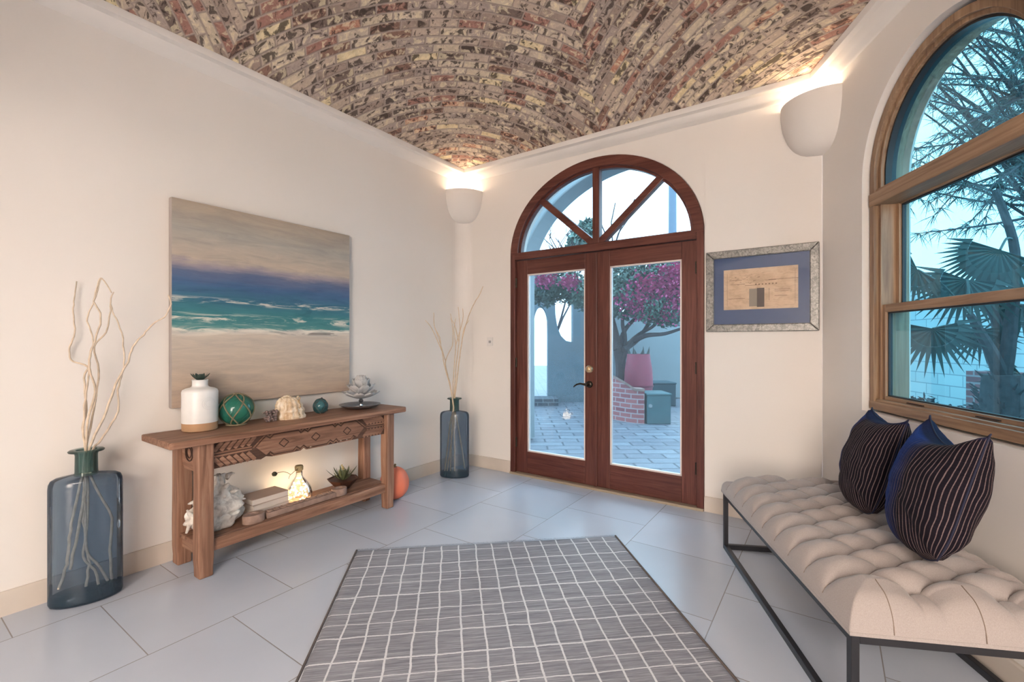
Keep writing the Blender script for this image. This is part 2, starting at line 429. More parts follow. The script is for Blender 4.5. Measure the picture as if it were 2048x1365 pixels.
g=sweep(ROOM,[(-.25,BZ+.005),(.1,BZ+.005),(.1,BZ+.15),(-.25,BZ+.15)],True); struct(g.build('roof_parapet',PLASTER),'0')

# ---------------------------------------------------------------- entrance door
dr=thing('door_1',None,None,'B',DC,0,0,kind='structure')
def earch(rx,rz,z0,n=40,a0=0,a1=PI): return [(rx*math.cos(a0+(a1-a0)*i/n),z0+rz*math.sin(a0+(a1-a0)*i/n)) for i in range(n+1)]
def band(g,outer,inner,y0,y1):
    n=len(outer)
    vs=[(x,y,z) for y in(y0,y1) for pts in(outer,inner) for x,z in pts]
    fs=[]
    for i in range(n-1):
        fs+=[(i,i+1,n+i+1,n+i),(2*n+i,3*n+i,3*n+i+1,2*n+i+1),(i,2*n+i,2*n+i+1,i+1),(n+i,n+i+1,3*n+i+1,3*n+i)]
    fs+=[(0,n,3*n,2*n),(n-1,3*n-1,4*n-1,2*n-1)]
    return g.add(vs,fs)
Y0,Y1=-.012,.10   # frame front slightly proud of the plaster
g=G()
for s in(-1,1): g.box(min(s*.866,s*.815),max(s*.866,s*.815),Y0,Y1,0,2.065)
g.build('door_jamb',RWz,dr,bevel=.004)
g=G(); g.box(-.815,.815,Y0,Y1,2.012,2.078); g.build('transom_bar',RWx,dr,bevel=.005)
g=G(); band(g,earch(.866,.742,2.057),earch(.785,.662,2.057),Y0,Y1); g.build('arch_frame',RWx,dr,bevel=.004,smooth=True)
g=G(); band(g,earch(.785,.662,2.057),earch(.768,.645,2.057),.02,.07); g.box(-.79,.79,.02,.07,2.07,2.086)
g.build('glazing_bead',RWx,dr,smooth=True)
def bar(x0,z0,x1,z1,w,y0,y1):
    d=Vector((x1-x0,z1-z0)).normalized(); n=Vector((-d.y,d.x))*w/2
    gg=G(); gg.prism([(x0+n.x,z0+n.y),(x1+n.x,z1+n.y),(x1-n.x,z1-n.y),(x0-n.x,z0-n.y)],y0,y1); return gg
bar(0,2.06,0,2.74,.062,.005,.075).build('mullion',RWz,dr,bevel=.006)
bar(-.02,2.075,-.545,2.54,.058,.008,.07).build('mullion',RWx,dr,bevel=.006)
bar(.02,2.075,.56,2.545,.058,.008,.07).build('mullion',RWx,dr,bevel=.006)
g=G(); e=earch(.80,.68,2.06); g.add([(x,.045,z) for x,z in e],[tuple(range(len(e)))]); g.build('transom_pane',DOORGLASS,dr,recalc=False)
g=G(); g.box(-.866,.866,-.03,.14,-.005,.018); g.build('threshold',plain('bronze_threshold',(.42,.34,.25,1),.4,.3,var=0),dr,bevel=.004)
def leaf(x0,x1,gx0,gx1,side):
    l=G(); yA,yB=.018,.062; zA,zB=.02,2.008; g0,g1=.221,1.875
    l.box(x0,gx0,yA,yB,zA,zB); l.box(gx1,x1,yA,yB,zA,zB)
    o=l.build('door_leaf',RWz,dr,bevel=.004)
    r=G(); r.box(gx0,gx1,yA,yB,zA,g0); r.box(gx0,gx1,yA,yB,g1,zB); r.build('door_rail',RWx,o,bevel=.003)
    b=G(); t=.012
    for (a,c,d,e) in((gx0,gx0+t,g0,g1),(gx1-t,gx1,g0,g1),(gx0,gx1,g0,g0+t),(gx0,gx1,g1-t,g1)): b.box(a,c,.024,.056,d,e)
    b.build('glazing_bead',plain('pale_glazing_bead',(.72,.62,.58,1),.5,var=0) if side<0 else bpy.data.materials['pale_glazing_bead'],o)
    p=G(); p.box(gx0+.002,gx1-.002,.037,.041,g0+.002,g1-.002); p=p
    q=G(); q.quad((gx0,.040,g0),(gx1,.040,g0),(gx1,.040,g1),(gx0,.040,g1)); q.build('glass_pane',DOORGLASS,o,recalc=False)
    for z in(.30,1.05,1.80):
        h=G(); xx=x0+.002 if side<0 else x1-.002; h.lathe([(.007,z-.045),(.009,z-.043),(.009,z+.043),(.007,z+.045)],(xx,.006,0),10); h.build('hinge',BRONZE,o)
    return o
la=leaf(-.812,-.003,-.695,-.105,-1); lb=leaf(.003,.812,.121,.700,1)
g=G(); g.box(-.018,.010,.006,.02,.02,2.005); g.build('astragal',RWz,dr,bevel=.004)
def cyl_y(g,x,z,prof,seg=24):   # lathe along -y from the leaf face
    vs=[];fs=[];n=len(prof)
    for r,y in prof:
        for k in range(seg):
            th=2*PI*k/seg; vs.append((x+r*math.cos(th),y,z+r*math.sin(th)))
    for i in range(n-1):
        for k in range(seg): fs.append((i*seg+k,i*seg+(k+1)%seg,(i+1)*seg+(k+1)%seg,(i+1)*seg+k))
    fs.append(tuple((n-1)*seg+k for k in range(seg))); return g.add(vs,fs)
g=cyl_y(G(),-.062,1.012,[(.033,.018),(.033,.008),(.027,.001),(.014,-.001),(.014,-.012),(.010,-.014)]); g.box(-.066,-.058,-.03,-.012,.995,1.029)
g.build('deadbolt',BRASS,la,smooth=True,angle=35)
g=cyl_y(G(),-.062,.882,[(.030,.018),(.030,.008),(.024,.001),(.012,-.002),(.012,-.045),(.009,-.05)])
g.tube([(-.062,-.042,.882),(-.085,-.048,.886),(-.115,-.047,.89),(-.15,-.043,.882),(-.172,-.04,.868),(-.185,-.04,.856)],[.011,.010,.009,.008,.007,.004],8)
g.build('lever_handle',BRONZE,la,smooth=True,angle=50)
# ---------------------------------------------------------------- arched window
wn=thing('window_1',None,None,'W',WC,0,0,kind='structure')
h=.519
YF=.03; YD=.19
def uframe(g,xo,xi,z0o,z0i,spr,ro,ri,y0,y1):
    outer=[(-xo,z0o)]+[(-xo,spr)]+[(ro*math.cos(a),spr+ro*math.sin(a)) for a in [PI-PI*i/40 for i in range(1,40)]]+[(xo,spr),(xo,z0o)]
    inner=[(-xi,z0i)]+[(-xi,spr)]+[(ri*math.cos(a),spr+ri*math.sin(a)) for a in [PI-PI*i/40 for i in range(1,40)]]+[(xi,spr),(xi,z0i)]
    return band(g,outer,inner,y0,y1)
g=G(); uframe(g,h,h-.038,.88,.915,2.13,h,h-.038,YF,YD); g.build('window_frame',OKz,wn,smooth=True,angle=30,bevel=.003)
g=G(); uframe(g,h-.036,h-.06,.9,.93,2.13,h-.036,h-.058,YF+.022,YD); g.build('inner_frame',OKz,wn,smooth=True,angle=30,bevel=.003)
g=G(); g.box(-h,h,YF-.002,YD,.88,.925); g.box(-h+.02,h-.02,YF+.01,YD,.92,.938); g.build('window_sill',OKx,wn,bevel=.004)
g=G(); g.box(-h+.001,h-.001,YF-.006,YD,1.985,2.055); g.box(-h+.03,h-.03,YF+.012,YD,2.05,2.075); g.build('transom_bar',OKx,wn,bevel=.005)
GS=plain('black_gasket',(.02,.02,.022,1),.5,var=0)
def sash(name,z0,z1,yf,st,gl):
    g=G(); x=h-.055
    for s in(-1,1): g.box(min(s*x,s*(x-st)),max(s*x,s*(x-st)),yf,yf+.04,z0,z1)
    o=g.build(name,OKz,wn,bevel=.003)
    r=G(); r.box(-x+st,x-st,yf,yf+.04,z0,z0+gl[0]); r.box(-x+st,x-st,yf,yf+.04,z1-gl[1],z1); r.build('sash_rail',OKx,o,bevel=.003)
    k=G(); t=.007; xi=x-st; a,b=z0+gl[0],z1-gl[1]
    for (p,q,u,v) in((-xi,-xi+t,a,b),(xi-t,xi,a,b),(-xi,xi,a,a+t),(-xi,xi,b-t,b)): k.box(p,q,yf+.012,yf+.03,u,v)
    k.build('gasket',GS,o)
    p=G(); p.quad((-xi,yf+.022,a),(xi,yf+.022,a),(xi,yf+.022,b),(-xi,yf+.022,b)); p.build('glass_pane',WINGLASS,o,recalc=False)
    return o
lo=sash('lower_sash',.935,1.447,.062,.028,(.022,.042))
up=sash('upper_sash',1.405,1.99,.125,.03,(.045,.012))
g=G(); g.box(-.26,-.15,.054,.064,.942,.947); g.box(.15,.26,.054,.064,.942,.947); g.build('finger_slot',DKWOOD,lo)
g=G(); r=h-.058; e=[(r*math.cos(PI*i/40),2.13+r*math.sin(PI*i/40)) for i in range(41)]; inn=[((r-.012)*math.cos(PI*i/40),2.13+(r-.012)*math.sin(PI*i/40)) for i in range(41)]
band(g,e,inn,.07,.12); g.box(-r,-r+.012,.07,.12,2.07,2.13); g.box(r-.012,r,.07,.12,2.07,2.13); g.box(-r,r,.07,.12,2.07,2.082); g.build('arch_gasket',GS,wn,smooth=True)
g=G(); e=[(r,2.07)]+e+[(-r,2.07)]; g.add([(x,.10,z) for x,z in e],[tuple(range(len(e)))]); g.build('arch_pane',WINGLASS,wn,recalc=False)
# ---------------------------------------------------------------- corner sconces
WARM=(1.0,.80,.58)
def sconce(corner,frA,frB,rim,R,Hh,label,power,flip=False):
    a=Vector(w2(frA[0],frA[1])+(0,)) ; c=Vector((corner[0],corner[1],0))
    dA=(wpt(frA[0],frA[1])-c); dB=(wpt(frB[0],frB[1])-c)
    t0=math.atan2(dA.y,dA.x); t1=math.atan2(dB.y,dB.x); dt=(t1-t0+PI)%(2*PI)-PI
    e=thing('wall_sconce',label,'wall light','0',c.x,c.y,rim-Hh,group='corner wall lights')
    g=G(); n=18; m=14
    def prof(t): return R*math.sin(PI/2*t)**.75 if t>0 else 0
    vs=[]
    for j in range(m+1):
        t=j/m; zz=Hh*(1-math.cos(PI/2*t)) if False else Hh*(t**1.35)
        r=R*math.sqrt(max(0,1-(1-t)**2.0))
        r=max(r,.004)
        for i in range(n+1):
            th=t0+dt*i/n; q=abs(math.cos((i/n-.5)*PI))**.5
            vs.append((r*math.cos(th),r*math.sin(th),zz))
    for k,(dz,dr) in enumerate(((0,-.022),)):   # thick rim
        for i in range(n+1):
            th=t0+dt*i/n; vs.append(((R-.022)*math.cos(th),(R-.022)*math.sin(th),Hh))
    for j in range(m-1,-1,-1):
        t=j/m; zz=Hh*(t**1.35)*.93+Hh*.06; r=max(.003,R*math.sqrt(max(0,1-(1-t)**2))-.022)
        for i in range(n+1):
            th=t0+dt*i/n; vs.append((r*math.cos(th),r*math.sin(th),zz))
    rows=len(vs)//(n+1)
    g.add(vs,[(j*(n+1)+i,j*(n+1)+i+1,(j+1)*(n+1)+i+1,(j+1)*(n+1)+i) for j in range(rows-1) for i in range(n)])
    g.build('plaster_bowl',PLASTER,e,smooth=True,angle=60)
    mid=t0+dt/2; bx,by=.085*math.cos(mid),.085*math.sin(mid)
    g=G(); g.ball((bx,by,Hh-.075),.022,14,10,1.2); g.build('bulb',emis('warm_bulb',(1,.78,.5,1),5) if 'warm_bulb' not in bpy.data.materials else bpy.data.materials['warm_bulb'],e,smooth=True)
    ld=bpy.data.lights.new('sconce_lamp','POINT'); ld.energy=power; ld.color=WARM; ld.shadow_soft_size=.03
    lo_=bpy.data.objects.new('sconce_lamp',ld); COL.objects.link(lo_); lo_.parent=e; lo_.location=(bx,by,Hh-.02); lo_['kind']='helper'
    return e
sc0=sconce(w2('L',XL1),('L',XL1-1),('B',XB0+1),2.735,.255,.30,'white quarter-bowl plaster wall light in the corner between painting wall and doors',2.4)
sc1=sconce(w2('B',XB1),('B',XB1-1),('W',1),2.795,.235,.34,'white quarter-bowl plaster wall light in the corner between doors and arched window',2.4)
sc2=sconce(w2('L',XL0),('L',XL0+1),('R',-1),2.76,.25,.32,'white plaster wall light in the corner behind the camera, left side',2.4)
sc3=sconce(w2('W',5.043),('W',4),('R',-4),2.76,.25,.32,'white plaster wall light in the corner behind the camera, right side',2.4)
# ---------------------------------------------------------------- console table
TZ=.745
ct=thing('console_table','long rustic carved wooden console table against the painting wall','table','L',1.70,-.215,0)
def tl(u): return u-1.70
def tv(v): return .215-v    # local y from the distance v to the wall
g=G()
n=30
fr_=[(tl(.915),tv(.425))]; 
top=[(-.79,tv(.028)),(.755,tv(.028)),(.762,tv(.40)),(.74,tv(.425)),(-.78,tv(.425)),(-.792,tv(.41))]
g.prismz(top,TZ-.036,TZ); g.build('tabletop',TKx,ct,bevel=.007,bseg=3)
def post(u0,u1,v0,v1,name='leg'):
    g=G(); m=14; vs=[]
    for j in range(m+1):
        z=(TZ-.036)*j/m
        for (u,v) in((u0,v0),(u1,v0),(u1,v1),(u0,v1)):
            q=noise.noise(Vector((u*9,v*9,z*6)))*.003; k=noise.noise(Vector((u*9+5,v*9,z*6)))*.003
            w=.004 if z<.06 else 0
            vs.append((tl(u)+q+(w if u==u0 else -w),tv(v)+k,z))
    fs=[(j*4+k,j*4+(k+1)%4,(j+1)*4+(k+1)%4,(j+1)*4+k) for j in range(m) for k in range(4)]
    fs+=[(3,2,1,0),(m*4,m*4+1,m*4+2,m*4+3)]
    g.add(vs,fs); return g.build(name,TKz,ct,bevel=.008,bseg=3)
for u0,u1 in((1.045,1.122),(2.285,2.355)):
    post(u0,u1,.318,.392); post(u0,u1,.045,.118)
# end stretchers, shelf, rails
g=G(); g.box(tl(1.06),tl(2.34),tv(.31),tv(.06),.155,.180); g.build('shelf',TKx,ct,bevel=.004)
g=G(); g.box(tl(1.115),tl(2.29),tv(.372),tv(.335),.122,.182); g.box(tl(1.115),tl(2.29),tv(.368),tv(.335),.178,.186); g.build('shelf_rail',TKx,ct,bevel=.006)
for u in(1.07,2.30):
    g=G(); g.box(tl(u),tl(u+.03),tv(.33),tv(.11),.10,.165); g.build('end_rail',TKy,ct,bevel=.004)
    g=G(); yc=tv(.215); pts=[(-.11,.0),(.11,0),(.11,-.13),(.07,-.165),(-.07,-.165),(-.11,-.13)]
    g.add([(tl(u)+dx,yc+y,TZ-.036+z) for dx in(0,.028) for y,z in pts],[tuple(range(6)),tuple(range(11,5,-1))]+[(i,(i+1)%6,(i+1)%6+6,i+6) for i in range(6)])
    o=g.build('end_apron',TKy,ct,bevel=.004)
    g=G(); 
    for k,rr in enumerate((.045,.028)):
        n=18; ring=[(rr*math.cos(2*PI*i/n),rr*math.sin(2*PI*i/n)) for i in range(n)]
        g.tube([(tl(u)-.002,yc+a,TZ-.105+b) for a,b in ring+[ring[0]]],.0035,5)
    g.build('carved_ring',DKWOOD,o)
# carved front apron
ap0,ap1=tl(1.118),tl(2.289); az1=TZ-.036; az0=az1-.150; yF=tv(.365)
cen=(ap0+ap1)/2; hw=(ap1-ap0)/2
g=G()
low=[(-hw,0),(-hw*.62,.006),(-hw*.55,.0),(-hw*.50,.012),(-hw*.44,.004),(-hw*.13,.004),(-hw*.09,.02),(-hw*.05,.004),(-hw*.01,.02),(hw*.03,.004),(hw*.33,.004),(hw*.37,.02),(hw*.41,.004),(hw*.45,.02),(hw*.49,.004),(hw*.62,.004),(hw,0)]
g.prism([(cen+x,az0+z) for x,z in low]+[(ap1,az1),(ap0,az1)],yF+.006,yF+.030)
apron=g.build('apron',wood('carved_recess',(.06,.028,.018,1),(.10,.048,.03,1),(.14,.07,.045,1),0,.7),ct)
fld=[(-.60,.5),(-.50,.86),(-.46,.74),(-.42,.88),(-.16,.88),(-.13,.74),(-.09,.86),(-.05,.74),(-.01,.88),(.25,.88),(.28,.74),(.32,.86),(.36,.74),(.40,.88),(.56,.88),(.68,.5),(.58,.13),(.53,.26),(.49,.12),(.33,.12),(.30,.26),(.26,.14),(.22,.26),(.18,.12),(-.06,.12),(-.10,.26),(-.14,.14),(-.18,.26),(-.22,.12),(-.42,.12),(-.46,.26),(-.50,.13)]
g=G(); g.prism([(cen+hw*a,az0+.15*b) for a,b in fld],yF,yF+.010)
cf=g.build('carved_field',TKx,apron,bevel=.0025)
for c_ in(-.32,.04,.44):
  g=G()
  if 1:
    for q in range(4):
        a0=PI/2*q; p=(cen+hw*c_+.030*math.cos(a0),az0+.075+.026*math.sin(a0)); a1=a0+PI/2; r=(cen+hw*c_+.030*math.cos(a1),az0+.075+.026*math.sin(a1))
        bg_=bar(p[0],p[1],r[0],r[1],.005,yF-.0012,yF+.002); g.add(bg_.v,bg_.f)
  g.build('diamond_groove',DKWOOD,apron)
def inset(pts,off):
    out=[];n=len(pts)
    for i in range(n):
        a=Vector(pts[i-1]);b=Vector(pts[i]);c=Vector(pts[(i+1)%n])
        n0=Vector(((b-a).y,-(b-a).x)).normalized(); n1=Vector(((c-b).y,-(c-b).x)).normalized(); m=n0+n1
        k=off/max(.35,1+n0.dot(n1)); out.append((b.x+m.x*k,b.y+m.y*k))
    return out
# raised border following the field and the slanted leaves at both ends
g=G(); P_=[(cen+hw*a,az0+.15*b) for a,b in fld]; O1=inset(P_,-.007); O2=inset(P_,-.014)
for A,B in((O1,O2),):
    n=len(A)
    for i in range(n):
        j=(i+1)%n
        q=[A[i],A[j],B[j],B[i]]
        if min(z for x,z in q)<az0+.002 or max(z for x,z in q)>az1-.001: continue
        g.prism(q,yF+.001,yF+.01)
g.build('carved_border',TKx,apron,bevel=.0015)
for s in(-1,1):
    g=G()
    x_end=cen+s*hw; xin=cen+hw*(-.64 if s<0 else .715)
    L=abs(x_end-xin)
    for t in(-.009,.009):
        bb=bar(x_end,az0+.075+t,xin,az0+.078+t*.7,.009,yF,yF+.01); g.add(bb.v,bb.f)
    for up_ in(1,-1):
        for k in range(6):
            f=(k+.35)/6
            xb=x_end-s*L*f; zb=az0+.075+up_*.019
            xt=xb+(s*-1)*(-.035 if up_>0 else .035)*(-1)*(1 if up_<0 else 1)
            zt=az1-.008 if up_>0 else az0+.008
            lim=cen+hw*(-.52 if s<0 else .60)
            bb=bar(xb,zb,xb+(s*.042 if up_>0 else s*.042)*(-1),zt,.0215,yF+.001,yF+.01)
            xs=[v[0] for v in bb.v]
            if max(xs)>ap1-.001 or min(xs)<ap0+.001: 
                bb.v=[(min(max(v[0],ap0+.001),ap1-.001),v[1],v[2]) for v in bb.v]
            g.add(bb.v,bb.f)
    g.build('carved_leaf',TKx,apron,bevel=.002)
# ---------------------------------------------------------------- seascape canvas
def seascape():
    m=M('seascape_paint').set(None,.6,0,.3)
    uv=m.node('ShaderNodeUVMap'); uv.uv_map='UVMap'
    sp=m.node('ShaderNodeSeparateXYZ'); m.link(uv.outputs[0],sp.inputs[0])
    mp=m.node('ShaderNodeMapping'); mp.inputs['Scale'].default_value=(2.5,14,1); m.link(uv.outputs[0],mp.inputs['Vector'])
    mp2=m.node('ShaderNodeMapping'); mp2.inputs['Scale'].default_value=(3,22,1); mp2.inputs['Location'].default_value=(4,1.3,0); m.link(uv.outputs[0],mp2.inputs['Vector'])
    n1=m.noise(mp.outputs[0],1.6,6,.62,.5); n2=m.noise(mp2.outputs[0],1.4,6,.65,.8)
    n3=m.noise(uv.outputs[0],2.6,4,.6,.4)
    y=m.math('ADD',sp.outputs[1],m.math('MULTIPLY',m.math('SUBTRACT',n1,.5),.09))
    c=m.ramp(y,[(0,srgb(182,160,143)),(.12,srgb(186,167,150)),(.345,srgb(200,186,172)),(.36,srgb(213,203,191)),(.372,srgb(205,196,186)),(.385,srgb(84,140,140)),(.45,srgb(66,128,134)),(.52,srgb(62,112,132)),(.60,srgb(72,102,140)),(.66,srgb(98,108,138)),(.70,srgb(160,150,156)),(.73,srgb(192,176,160)),(.86,srgb(170,164,156)),(1,srgb(172,156,140))])
    y2=sp.outputs[1]
    def bandmask(c0,w):
        d=m.math('ABSOLUTE',m.math('SUBTRACT',y2,c0)); return m.ramp(m.math('DIVIDE',d,w),[(0,(1,1,1,1)),(1,(0,0,0,1))])
    foam=m.ramp(n2,[(.49,(0,0,0,1)),(.58,(1,1,1,1))])
    fm=m.math('ADD',m.math('ADD',bandmask(.43,.035),bandmask(.52,.022)),bandmask(.375,.02))
    f=m.math('MINIMUM',m.math('MULTIPLY',foam,fm),.85)
    c=m.mix(f,c,srgb(224,216,204))
    dark=m.math('MULTIPLY',m.ramp(n1,[(.50,(0,0,0,1)),(.56,(1,1,1,1))]),bandmask(.362,.016)); 
    dx=m.ramp(sp.outputs[0],[(.3,(0,0,0,1)),(.7,(1,1,1,1))])
    c=m.mix(m.math('MULTIPLY',m.math('MULTIPLY',dark,.8),dx),c,srgb(96,86,82))
    sea=m.math('MULTIPLY',bandmask(.52,.14),m.ramp(n2,[(.3,(1,1,1,1)),(.45,(0,0,0,1))])); c=m.mix(m.math('MULTIPLY',sea,.35),c,srgb(40,86,112))
    c=m.mix(1.0,c,m.ramp(n2,[(.3,(.84,.86,.88,1)),(.7,(1.12,1.11,1.08,1))]),'MULTIPLY')
    c=m.mix(1.0,c,m.ramp(n3,[(.3,(.93,.93,.95,1)),(.7,(1.05,1.04,1.02,1))]),'MULTIPLY')
    m.color(c); m.bump(m.noise(uv.outputs[0],180,2),.15,.001); return m.m
CAN=plain('canvas_edge',srgb(158,148,142),.7,var=.08,scale=6)
pt=thing('seascape_painting','large unframed seascape canvas hanging above the console table','painting','L',1.629,0,.868)
g=G(); g.box(-.586,.586,-.042,-.003,0,1.2); g.build('canvas',CAN,pt,bevel=.008,bseg=3)
g=G(); g.add([(-.583,-.0432,.003),(.583,-.0432,.003),(.583,-.0432,1.197),(-.583,-.0432,1.197)],[(0,1,2,3)],[[(0,0),(1,0),(1,1),(0,1)]]); g.build('painted_face',seascape(),pt,recalc=False)
# ---------------------------------------------------------------- framed print
fp=thing('framed_print','landscape print in silver-grey frame with blue mat, between doors and window','picture','B',-.402,0,1.318)
def rect_frame(g,w,hh,t,y0,y1):
    o=[(-w/2,0),(w/2,0),(w/2,hh),(-w/2,hh)]; i=[(-w/2+t,t),(w/2-t,t),(w/2-t,hh-t),(-w/2+t,hh-t)]
    for k in range(4):
        j=(k+1)%4; g.prism([o[k],o[j],i[j],i[k]],y0,y1)
    return g
fw,fh=.690,.578
def framemat():
    m=M('silver_hammered_frame').set(None,.38,.55,.5); v=m.coord(scale=(1,1,1)); n=m.noise(v,55,4,.65,1); 
    m.color(m.ramp(n,[(.35,(.13,.125,.12,1)),(.65,(.34,.325,.30,1))])); m.bump(n,.5,.004); return m.m
g=rect_frame(G(),fw,fh,.052,-.028,-.002); g.build('frame',framemat(),fp,bevel=.005)
g=rect_frame(G(),fw-.09,fh-.09,.008,-.022,-.002); g.xf(lambda v:(v.x,v.y,v.z+.045)); g.build('frame_liner',plain('frame_liner_grey',(.16,.16,.17,1),.4,.3,var=0),fp)
g=G(); g.box(-fw/2+.05,fw/2-.05,-.010,-.004,.05,fh-.05); g.build('mat_board',plain('blue_mat_board',(.055,.10,.22,1),.6,var=.03),fp)
def printmat():
    m=M('aged_chart_print').set(None,.7,0,.2)
    uv=m.node('ShaderNodeUVMap'); uv.uv_map='UVMap'
    n=m.noise(uv.outputs[0],5,5,.6,.5); mp=m.node('ShaderNodeMapping'); mp.inputs['Scale'].default_value=(4,16,1); m.link(uv.outputs[0],mp.inputs['Vector'])
    n2=m.noise(mp.outputs[0],2,6,.7,1)
    c=m.ramp(n,[(.3,srgb(190,166,140)),(.5,srgb(214,190,164)),(.7,srgb(224,204,180))])
    c=m.mix(m.math('MULTIPLY',m.ramp(n2,[(.53,(0,0,0,1)),(.66,(1,1,1,1))]),.4),c,srgb(150,126,104))
    m.color(c); return m.m
pw,ph=.455,.285
def PQ(a,b): return (-pw/2-.0+pw*a, .155+ph*b)
g=G(); (x0,z0),(x1,z1)=PQ(0,0),PQ(1,1); g.add([(x0,-.0112,z0),(x1,-.0112,z0),(x1,-.0112,z1),(x0,-.0112,z1)],[(0,1,2,3)],[[(0,0),(1,0),(1,1),(0,1)]])
g.build('print_sheet',printmat(),fp,recalc=False)
g=G()
def pr(a0,a1,b0,b1,y=-.0118): (x0,z0),(x1,z1)=PQ(a0,b0),PQ(a1,b1); g.box(x0,x1,y,y+.0003,z0,z1)
pr(.36,.47,.07,.50); g.build('inset_panel_pale',plain('print_grey_pale',srgb(150,142,130),.7,var=.05),fp)
g=G(); pr(.465,.565,.05,.51); g.build('inset_panel_dark',plain('print_grey_dark',srgb(92,82,78),.7,var=.12,scale=30),fp)
INK=plain('print_ink',srgb(136,112,92),.7,var=0)
g=G()
for a0,a1,b in((.62,1,.695),(.58,.72,.685),(.70,.9,.45),(.70,.88,.41),(.70,.86,.30),(.06,.3,.27),(.08,.26,.72),(.1,.3,.62),(.30,.5,.58)): pr(a0,a1,b,b+.010)
random.seed(3)
for k in range(7): pr(.44+k*.045,.44+k*.045+.022,.585,.585+.03)
for k in range(26): a=.06+.44*random.random(); b=.6+.2*random.random(); pr(a,a+.012+.02*random.random(),b,b+.008)
pr(.625,.63,.2,.5); pr(.05,.053,.1,.9); pr(.96,.963,.1,.9)
g.build('printed_mark',INK,fp)
g=G(); g.quad((-fw/2+.05,-.0185,.05),(fw/2-.05,-.0185,.05),(fw/2-.05,-.0185,fh-.05),(-fw/2+.05,-.0185,fh-.05)); g.build('glazing',glass('picture_glass',(.97,.97,.98,1),1.0,ior=1.5),fp,recalc=False)
# thermostat plate
tp=thing('wall_switch','small white switch plate on wall left of the doors','switch','B',-2.745,0,1.205)
g=G(); g.box(-.036,.036,-.008,-.001,0,.085); g.build('plate',plain('white_plastic',(.72,.67,.63,1),.4,var=0),tp,bevel=.003)
g=G(); g.box(-.012,.014,-.012,-.006,.028,.052); g.build('rocker',plain('grey_plastic',(.30,.28,.27,1),.4,var=0),tp,bevel=.002)
# ---------------------------------------------------------------- rug
def rugmat():
    m=M('grey_grid_rug').set(None,.95,0,.1)
    v=m.coord(scale=(3,90,1)); n=m.noise(v,1.3,5,.65,.4); v2=m.coord(scale=(14,260,1)); n2=m.noise(v2,1,3,.6)
    c=m.ramp(n,[(.3,srgb(122,121,128)),(.5,srgb(148,147,154)),(.7,srgb(176,175,180))])
    c=m.mix(1.0,c,m.ramp(n2,[(.3,(.80,.80,.80,1)),(.7,(1.12,1.12,1.12,1))]),'MULTIPLY')
    tc=m.node('ShaderNodeTexCoord'); sp=m.node('ShaderNodeSeparateXYZ'); m.link(tc.outputs['Object'],sp.inputs[0])
    wv=m.noise(m.coord(scale=(1,1,1)),7,3,.5); wob=m.math('MULTIPLY',m.math('SUBTRACT',wv,.5),.02)
    x=m.math('ADD',sp.outputs[0],wob); y=m.math('ADD',sp.outputs[1],wob)
    fx=m.math('FRACT',m.math('ADD',m.math('DIVIDE',x,.1),100.47)); dx=m.math('MULTIPLY',m.math('ABSOLUTE',m.math('SUBTRACT',fx,.5)),.1)
    yy=m.math('ADD',y,m.math('MULTIPLY',m.math('SINE',m.math('MULTIPLY',y,17.0)),.022))
    fy=m.math('FRACT',m.math('ADD',m.math('DIVIDE',yy,.108),100.5)); dy=m.math('MULTIPLY',m.math('ABSOLUTE',m.math('SUBTRACT',fy,.5)),.108)
    nn=m.noise(m.coord(scale=(1,1,1)),120,2,.5); th=m.math('ADD',.0025,m.math('MULTIPLY',nn,.0032))
    ln=m.math('MAXIMUM',m.math('LESS_THAN',dx,th),m.math('LESS_THAN',dy,m.math('MULTIPLY',th,.85)))
    m.color(m.mix(m.math('MULTIPLY',ln,.9),c,srgb(226,224,226)))
    m.bump(m.math('ADD',n2,m.math('MULTIPLY',ln,.6)),.5,.004); return m.m
BL=Vector((-.925,2.744,0)); ang=math.radians(7.4)
rg=thing('area_rug','grey woven rug with uneven white grid lines on the tiled floor','rug','0',0,0,0,0)
rg.location=(BL.x,BL.y,0); rg.rotation_euler=(0,0,ang)
g=G(); nx,ny=80,130
def rf(a,b):
    x=1.60*a; y=-2.75*(1-b); z=.009+.0012*noise.noise(Vector((x*6,y*6,0)))
    if a in(0,1) or b in(0,1): z=.001
    return (x,y,z)
g.grid(rf,nx,ny,uv=False); g.build('pile',rugmat(),rg,smooth=True,angle=80,recalc=False)
RB=plain('dark_rug_binding',srgb(98,88,84),.9,var=.1,scale=60)
for x in(0,1.6):
    g=G(); g.tube([(x,-2.75*i/40,.005) for i in range(41)],.0055,6); g.build('bound_edge',RB,rg,smooth=True)
random.seed(5)
g=G()
for i in range(520):
    x=1.6*i/520; l=.012+.008*random.random(); dx=random.uniform(-.006,.006)
    g.add([(x-.0012,.0,.008),(x+.0012,.0,.008),(x+.0008+dx,l,.003),(x-.0008+dx,l,.003)],[(0,1,2,3)])
f=g.build('fringe',plain('grey_fringe',srgb(120,118,124),.9,var=0),rg,recalc=False); f['kind']='stuff'
